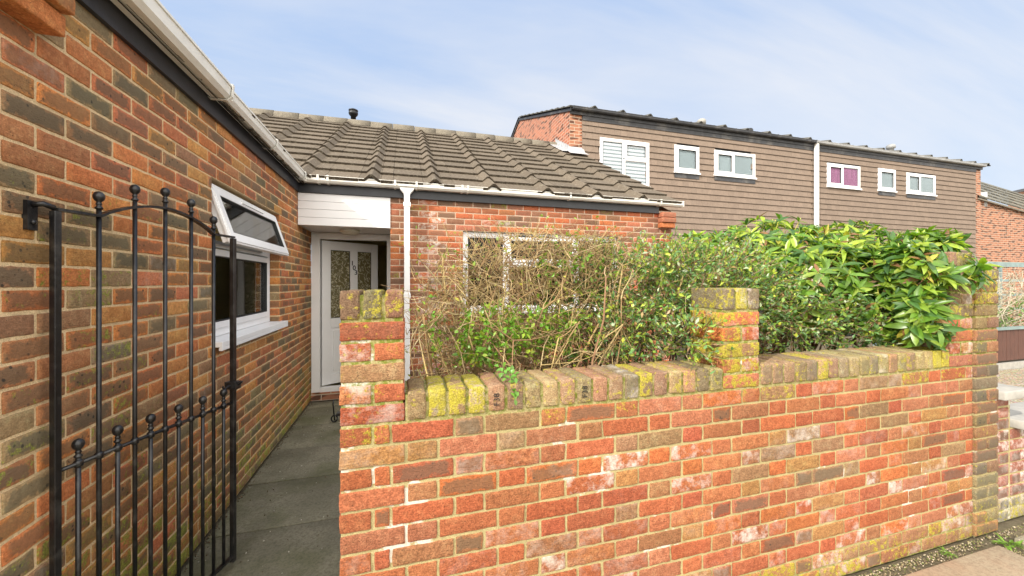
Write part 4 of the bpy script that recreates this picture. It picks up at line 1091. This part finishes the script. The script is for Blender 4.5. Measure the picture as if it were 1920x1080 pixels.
# small-leaved hedge
hd = thing('hedge_shrub', (1.9, 2.1, 0), 'dense small-leaved evergreen hedge leaning on the mossy coping around the middle pier', 'hedge')
HB = [(1.10, 2.00, 1.28, .30, .30, .22, 1.1), (1.30, 1.95, 1.38, .34, .30, .28, 1.6), (1.50, 2.10, 1.53, .48, .34, .23, 2.2), (2.00, 2.02, 1.50, .48, .34, .25, 2.3), (2.0, 1.86, 1.34, .36, .22, .22, 2.1), (2.45, 1.90, 1.35, .40, .26, .25, 2.0), (2.8, 1.78, 1.24, .30, .16, .14, .9), (1.22, 1.75, 1.26, .20, .13, .16, 1.0), (1.36, 1.55, 1.24, .10, .12, .12, .35), (1.50, 1.75, 1.58, .22, .2, .14, .7), (1.78, 1.70, 1.50, .12, .14, .2, .5)]
lf = MB(); stm = MB(); cnt = 0; hroots = [V((1.2 + .25 * i, 2.05 + U(-.1, .1), 0)) for i in range(8)]
for i in range(60):
    p, v = inblob(HB)
    if blocked(p, .02): continue
    r_ = min(hroots, key=lambda h: abs(h.x - p.x)); stm.tube(curve(r_, p, .1, 6, .03), .010, .003, n=5, col=vary((.14, .085, .05)))
while cnt < 2500:
    p, v = inblob(HB, .2)
    if blocked(p, .012): continue
    if p.z > 1.80 and R() < .5: continue
    out = (V((v.x, v.y - .3, v.z + .35)) + rdir() * .7).normalized(); L = U(.06, .15); q = p + out * L
    if blocked(q, .005): continue
    cnt += 1
    tc_ = vary(random.choice([(.22, .12, .07), (.40, .28, .16), (.16, .13, .06)]))
    stm.tube([p, p.lerp(q, .5) + rdir() * .010, q], .0026, .0014, n=3, cap=False, col=tc_)
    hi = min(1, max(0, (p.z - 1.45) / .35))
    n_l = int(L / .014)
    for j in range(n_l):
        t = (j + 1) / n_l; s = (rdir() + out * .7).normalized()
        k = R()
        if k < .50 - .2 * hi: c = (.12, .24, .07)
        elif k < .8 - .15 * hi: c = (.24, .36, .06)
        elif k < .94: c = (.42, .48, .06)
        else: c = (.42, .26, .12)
        if R() < .1: c = (.40, .46, .28)
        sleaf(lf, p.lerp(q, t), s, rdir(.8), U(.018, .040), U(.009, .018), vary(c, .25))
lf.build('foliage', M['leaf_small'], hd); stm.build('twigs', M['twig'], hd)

# bare twiggy shrub by the left pier
bs = thing('bare_shrub', (.55, 2.1, 0), 'leggy half-bare shrub of tan twigs and sparse fresh leaves behind the wall', 'shrub')
stm = MB(); lf = MB(); tan = [(.42, .30, .14), (.34, .22, .10), (.48, .37, .20), (.24, .14, .07), (.42, .31, .13)]
def bare(root, n_main, spread, hmin, hmax):
    for i in range(n_main):
        a = U(0, 6.28); d0 = V((math.cos(a) * spread, math.sin(a) * spread * .6, 1)).normalized(); h = U(hmin, hmax)
        p = root + V((U(-.06, .06), U(-.05, .05), 0)); pts = [p]; d = d0
        seg = h / 8
        for s_ in range(8):
            d = (d + rdir() * .34 + V((0, 0, .08))).normalized(); p = p + d * seg; pts.append(p)
        pts = [q for q in pts if q.y > YB + .01 and q.z < 1.82 and q.x > .03]
        if len(pts) < 3: continue
        c = vary(random.choice(tan)); r0 = U(.006, .014)
        stm.tube(pts, r0, r0 * .35, n=6, col=c)
        for b_ in range(random.randint(11, 18)):
            k = random.randint(2, len(pts) - 1); q = pts[k]; e = (d0 * .4 + rdir()).normalized(); L = U(.12, .38); pp = [q]
            for s_ in range(4):
                e = (e + rdir() * .35).normalized(); pp.append(pp[-1] + e * L / 4)
            if any(blocked(t, .0) or t.y < YB or t.x < .02 for t in pp) or pp[-1].z > 1.86: continue
            stm.tube(pp, .0034, .0013, n=4, cap=False, col=vary(random.choice(tan)))
            for s_ in range(random.randint(2, 5)):
                t = random.choice(pp[1:]); f = rdir(.2); L2 = U(.05, .16); t2 = t + f * L2
                if blocked(t2) or t2.z > 1.88 or t2.y < YB - .05 or t2.x < -.06: continue
                stm.tube([t, t.lerp(t2, .5) + rdir() * .01, t2], .0016, .0009, n=3, cap=False, col=vary(random.choice(tan)))
                if R() < .22:
                    for w_ in range(random.randint(1, 4)): sleaf(lf, t2 if w_ == 0 else t.lerp(t2, R()), rdir(.2), rdir(1.), U(.014, .034), U(.010, .018), vary((.24, .36, .04) if R() < .7 else (.40, .38, .06), .2))
for rt, n_, sp, h0, h1 in ((V((.16, 1.86, 0)), 13, .22, 1.2, 1.55), (V((.30, 1.95, .0)), 18, .25, 1.3, 1.7), (V((.55, 2.1, 0)), 22, .3, 1.4, 1.85), (V((.78, 2.0, 0)), 26, .28, 1.4, 1.85), (V((1.0, 2.15, 0)), 20, .25, 1.4, 1.85), (V((.72, 2.35, 0)), 16, .35, 1.4, 1.85), (V((.42, 1.8, 0)), 7, .3, 1.2, 1.5), (V((1.1, 1.9, 0)), 8, .3, 1.3, 1.7)):
    bare(rt, n_, sp, h0, h1)
for i in range(2500):
    p = V((U(.10, 1.25), U(1.75, 2.3), U(1.15, 1.84)))
    if i > 1500: p = V((U(.35, 1.2), U(1.85, 2.2), U(1.45, 1.84)))
    if p.z > 1.52 + .28 * min(1, (p.x - .05) / .5) : continue
    d = (rdir() + V((0, 0, .5))).normalized(); L = U(.06, .22); q = p + d * L
    if q.z > 1.89 or q.y < YB: continue
    m_ = p.lerp(q, .5) + rdir() * .015
    stm.tube([p, m_, q], .0021, .001, n=3, cap=False, col=vary(random.choice(tan)))
    if R() < .16: sleaf(lf, q, rdir(.2), rdir(1.), U(.014, .03), U(.010, .016), vary((.24, .34, .05), .2))
# leafy low growth
low = [(.42, 1.82, 1.28, .16, .14, .13, 1.1), (.62, 1.85, 1.26, .18, .15, .14, 1.1), (.86, 1.9, 1.25, .16, .18, .14, .8), (.32, 1.72, 1.18, .10, .06, .05, .3), (.15, 1.9, 1.32, .08, .08, .16, .2), (.95, 2.0, 1.62, .30, .2, .18, .9)]
for i in range(420):
    p, v = inblob(low)
    if blocked(p, .01): continue
    c0 = (.16, .33, .03) if R() < .65 else (.30, .40, .04)
    e = p + rdir(.6) * U(.03, .08)
    if blocked(e): continue
    stm.tube([p, e], .0016, .001, n=3, cap=False, col=vary((.25, .22, .07)))
    for j in range(random.randint(3, 6)): sleaf(lf, p.lerp(e, R()), rdir(.1), rdir(1.2), U(.020, .038), U(.013, .022), vary(c0, .2))
stm.build('twigs', M['twig'], bs); lf.build('leaves', M['leaf_small'], bs)
# sprig hanging over the coping
sp_ = MB(); 
for i in range(34):
    t = R(); p = V((.405 + U(-.03, .03), 1.52 - .15 * t, Z0 + .14 - .05 * t * t + U(-.015, .02)))
    if p.y < YF + .005: p.z -= .03
    sleaf(sp_, p, rdir(.1), V((0, -.5, 1)), U(.02, .034), U(.014, .02), vary((.14, .30, .04), .2))
sp_.tube([(.41, 1.70, Z0 + .16), (.41, 1.56, Z0 + .15), (.405, 1.42, Z0 + .13), (.40, 1.385, Z0 + .08)], .002, .001, n=4, col=(.25, .22, .08), mi=0)
tag(sp_.build('trailing_sprig', M['leaf_small']), 'small green leafy sprig trailing over the mossy coping left of centre', 'plant')

# dry branches in the neighbour garden
ds = thing('dry_shrub', (7.4, 3.2, 0), 'pale dry branching shrub in front of the pale blue frame at right', 'shrub')
stm = MB(); lf = MB()
for i in range(60):
    p = V((U(8.6, 11.5), U(4.2, 4.5), .3)); d = V((U(-.4, .4), U(-.2, .1), 1)).normalized(); pts = [p]
    for s_ in range(7): d = (d + rdir() * .3).normalized(); pts.append(pts[-1] + d * .21)
    stm.tube(pts, .012, .004, n=4, col=vary((.50, .44, .32)))
    for b_ in range(7):
        q = random.choice(pts[2:]); e = rdir(.2); stm.tube([q, q + e * .2 + rdir() * .03, q + e * .4], .006, .002, n=3, cap=False, col=vary((.52, .46, .34)))
for i in range(500):
    p = V((U(8.4, 11.5), U(4.05, 4.4), U(.72, 1.15) + (.5 * R() if R() < .2 else 0))); sleaf(lf, p, rdir(), rdir(1), U(.08, .2), U(.02, .035), vary((.16, .26, .06), .3))
stm.build('branches', M['twig'], ds); lf.build('leaves', M['leaf_small'], ds)

# debris, weeds along the wall foot
mb = MB()
def pebble(p, r, c):
    A = rdir(); B = A.orthogonal().normalized(); D = A.cross(B)
    vs = [p + A * r, p - A * r, p + B * r * .8, p - B * r * .8, p + D * r * .6, p - D * r * .6]; i = [mb.vert(v) for v in vs]
    for a, b, c_ in ((0, 2, 4), (2, 1, 4), (1, 3, 4), (3, 0, 4), (2, 0, 5), (1, 2, 5), (3, 1, 5), (0, 3, 5)): mb.face((i[a], i[b], i[c_]), col=c, smooth=True)
for i in range(2600):
    x = U(-.2, 4.4); y = YF - .015 - abs(random.gauss(0, .035)); 
    if x > 3.25: y = U(.92, 1.41) if R() < .5 else y; x = x if y > 1.3 else U(3.33, 3.52)
    pebble(V((x, y, .0)), U(.003, .007), vary(random.choice([(.32, .26, .16), (.24, .18, .10), (.46, .38, .27), (.20, .16, .09), (.28, .24, .11), (.14, .17, .04)]), .2))
for i in range(500): pebble(V((U(2.3, 3.4), .905 + random.gauss(0, .012), .005)), U(.003, .007), vary((.40, .33, .22), .3))
for i in range(350):
    y = U(1.5, 5.3); pebble(V((-1.12 + abs(random.gauss(0, .02)), y, .003)), U(.003, .008), vary((.13, .10, .06), .3))
for i in range(260): pebble(V((U(-1.1, -.2), U(1.6, 5.2), .003)), U(.002, .007), vary(random.choice([(.45, .42, .35), (.12, .09, .05)]), .2))
tag(mb.build('grit', tinted('grit_stone', bump=0)), 'grit and fallen leaf crumbs along the foot of the walls', 'debris', kind='stuff')
for k, (wx, wy, s_, lab) in enumerate([(3.40, 1.30, 1., 'small green weed in the grit at the foot of the tall pier'), (3.42, 1.14, .8, 'low weed tuft at the right corner of the pink paving slab'), (2.95, 1.36, .6, 'little weed tuft at the wall foot behind the pink slab')]):
    mb = MB()
    for i in range(26):
        a = U(0, 6.28); d = V((math.cos(a), math.sin(a), U(.25, 1.1))); leaf(mb, V((wx + U(-.03, .03), wy + U(-.025, .025), .0)), d, Z, U(.03, .075) * s_, .012 * s_, vary((.17, .30, .04), .3), droop=.5)
    tag(mb.build('weed', M['leaf_small']), lab, 'weed', 'weeds along the wall foot')
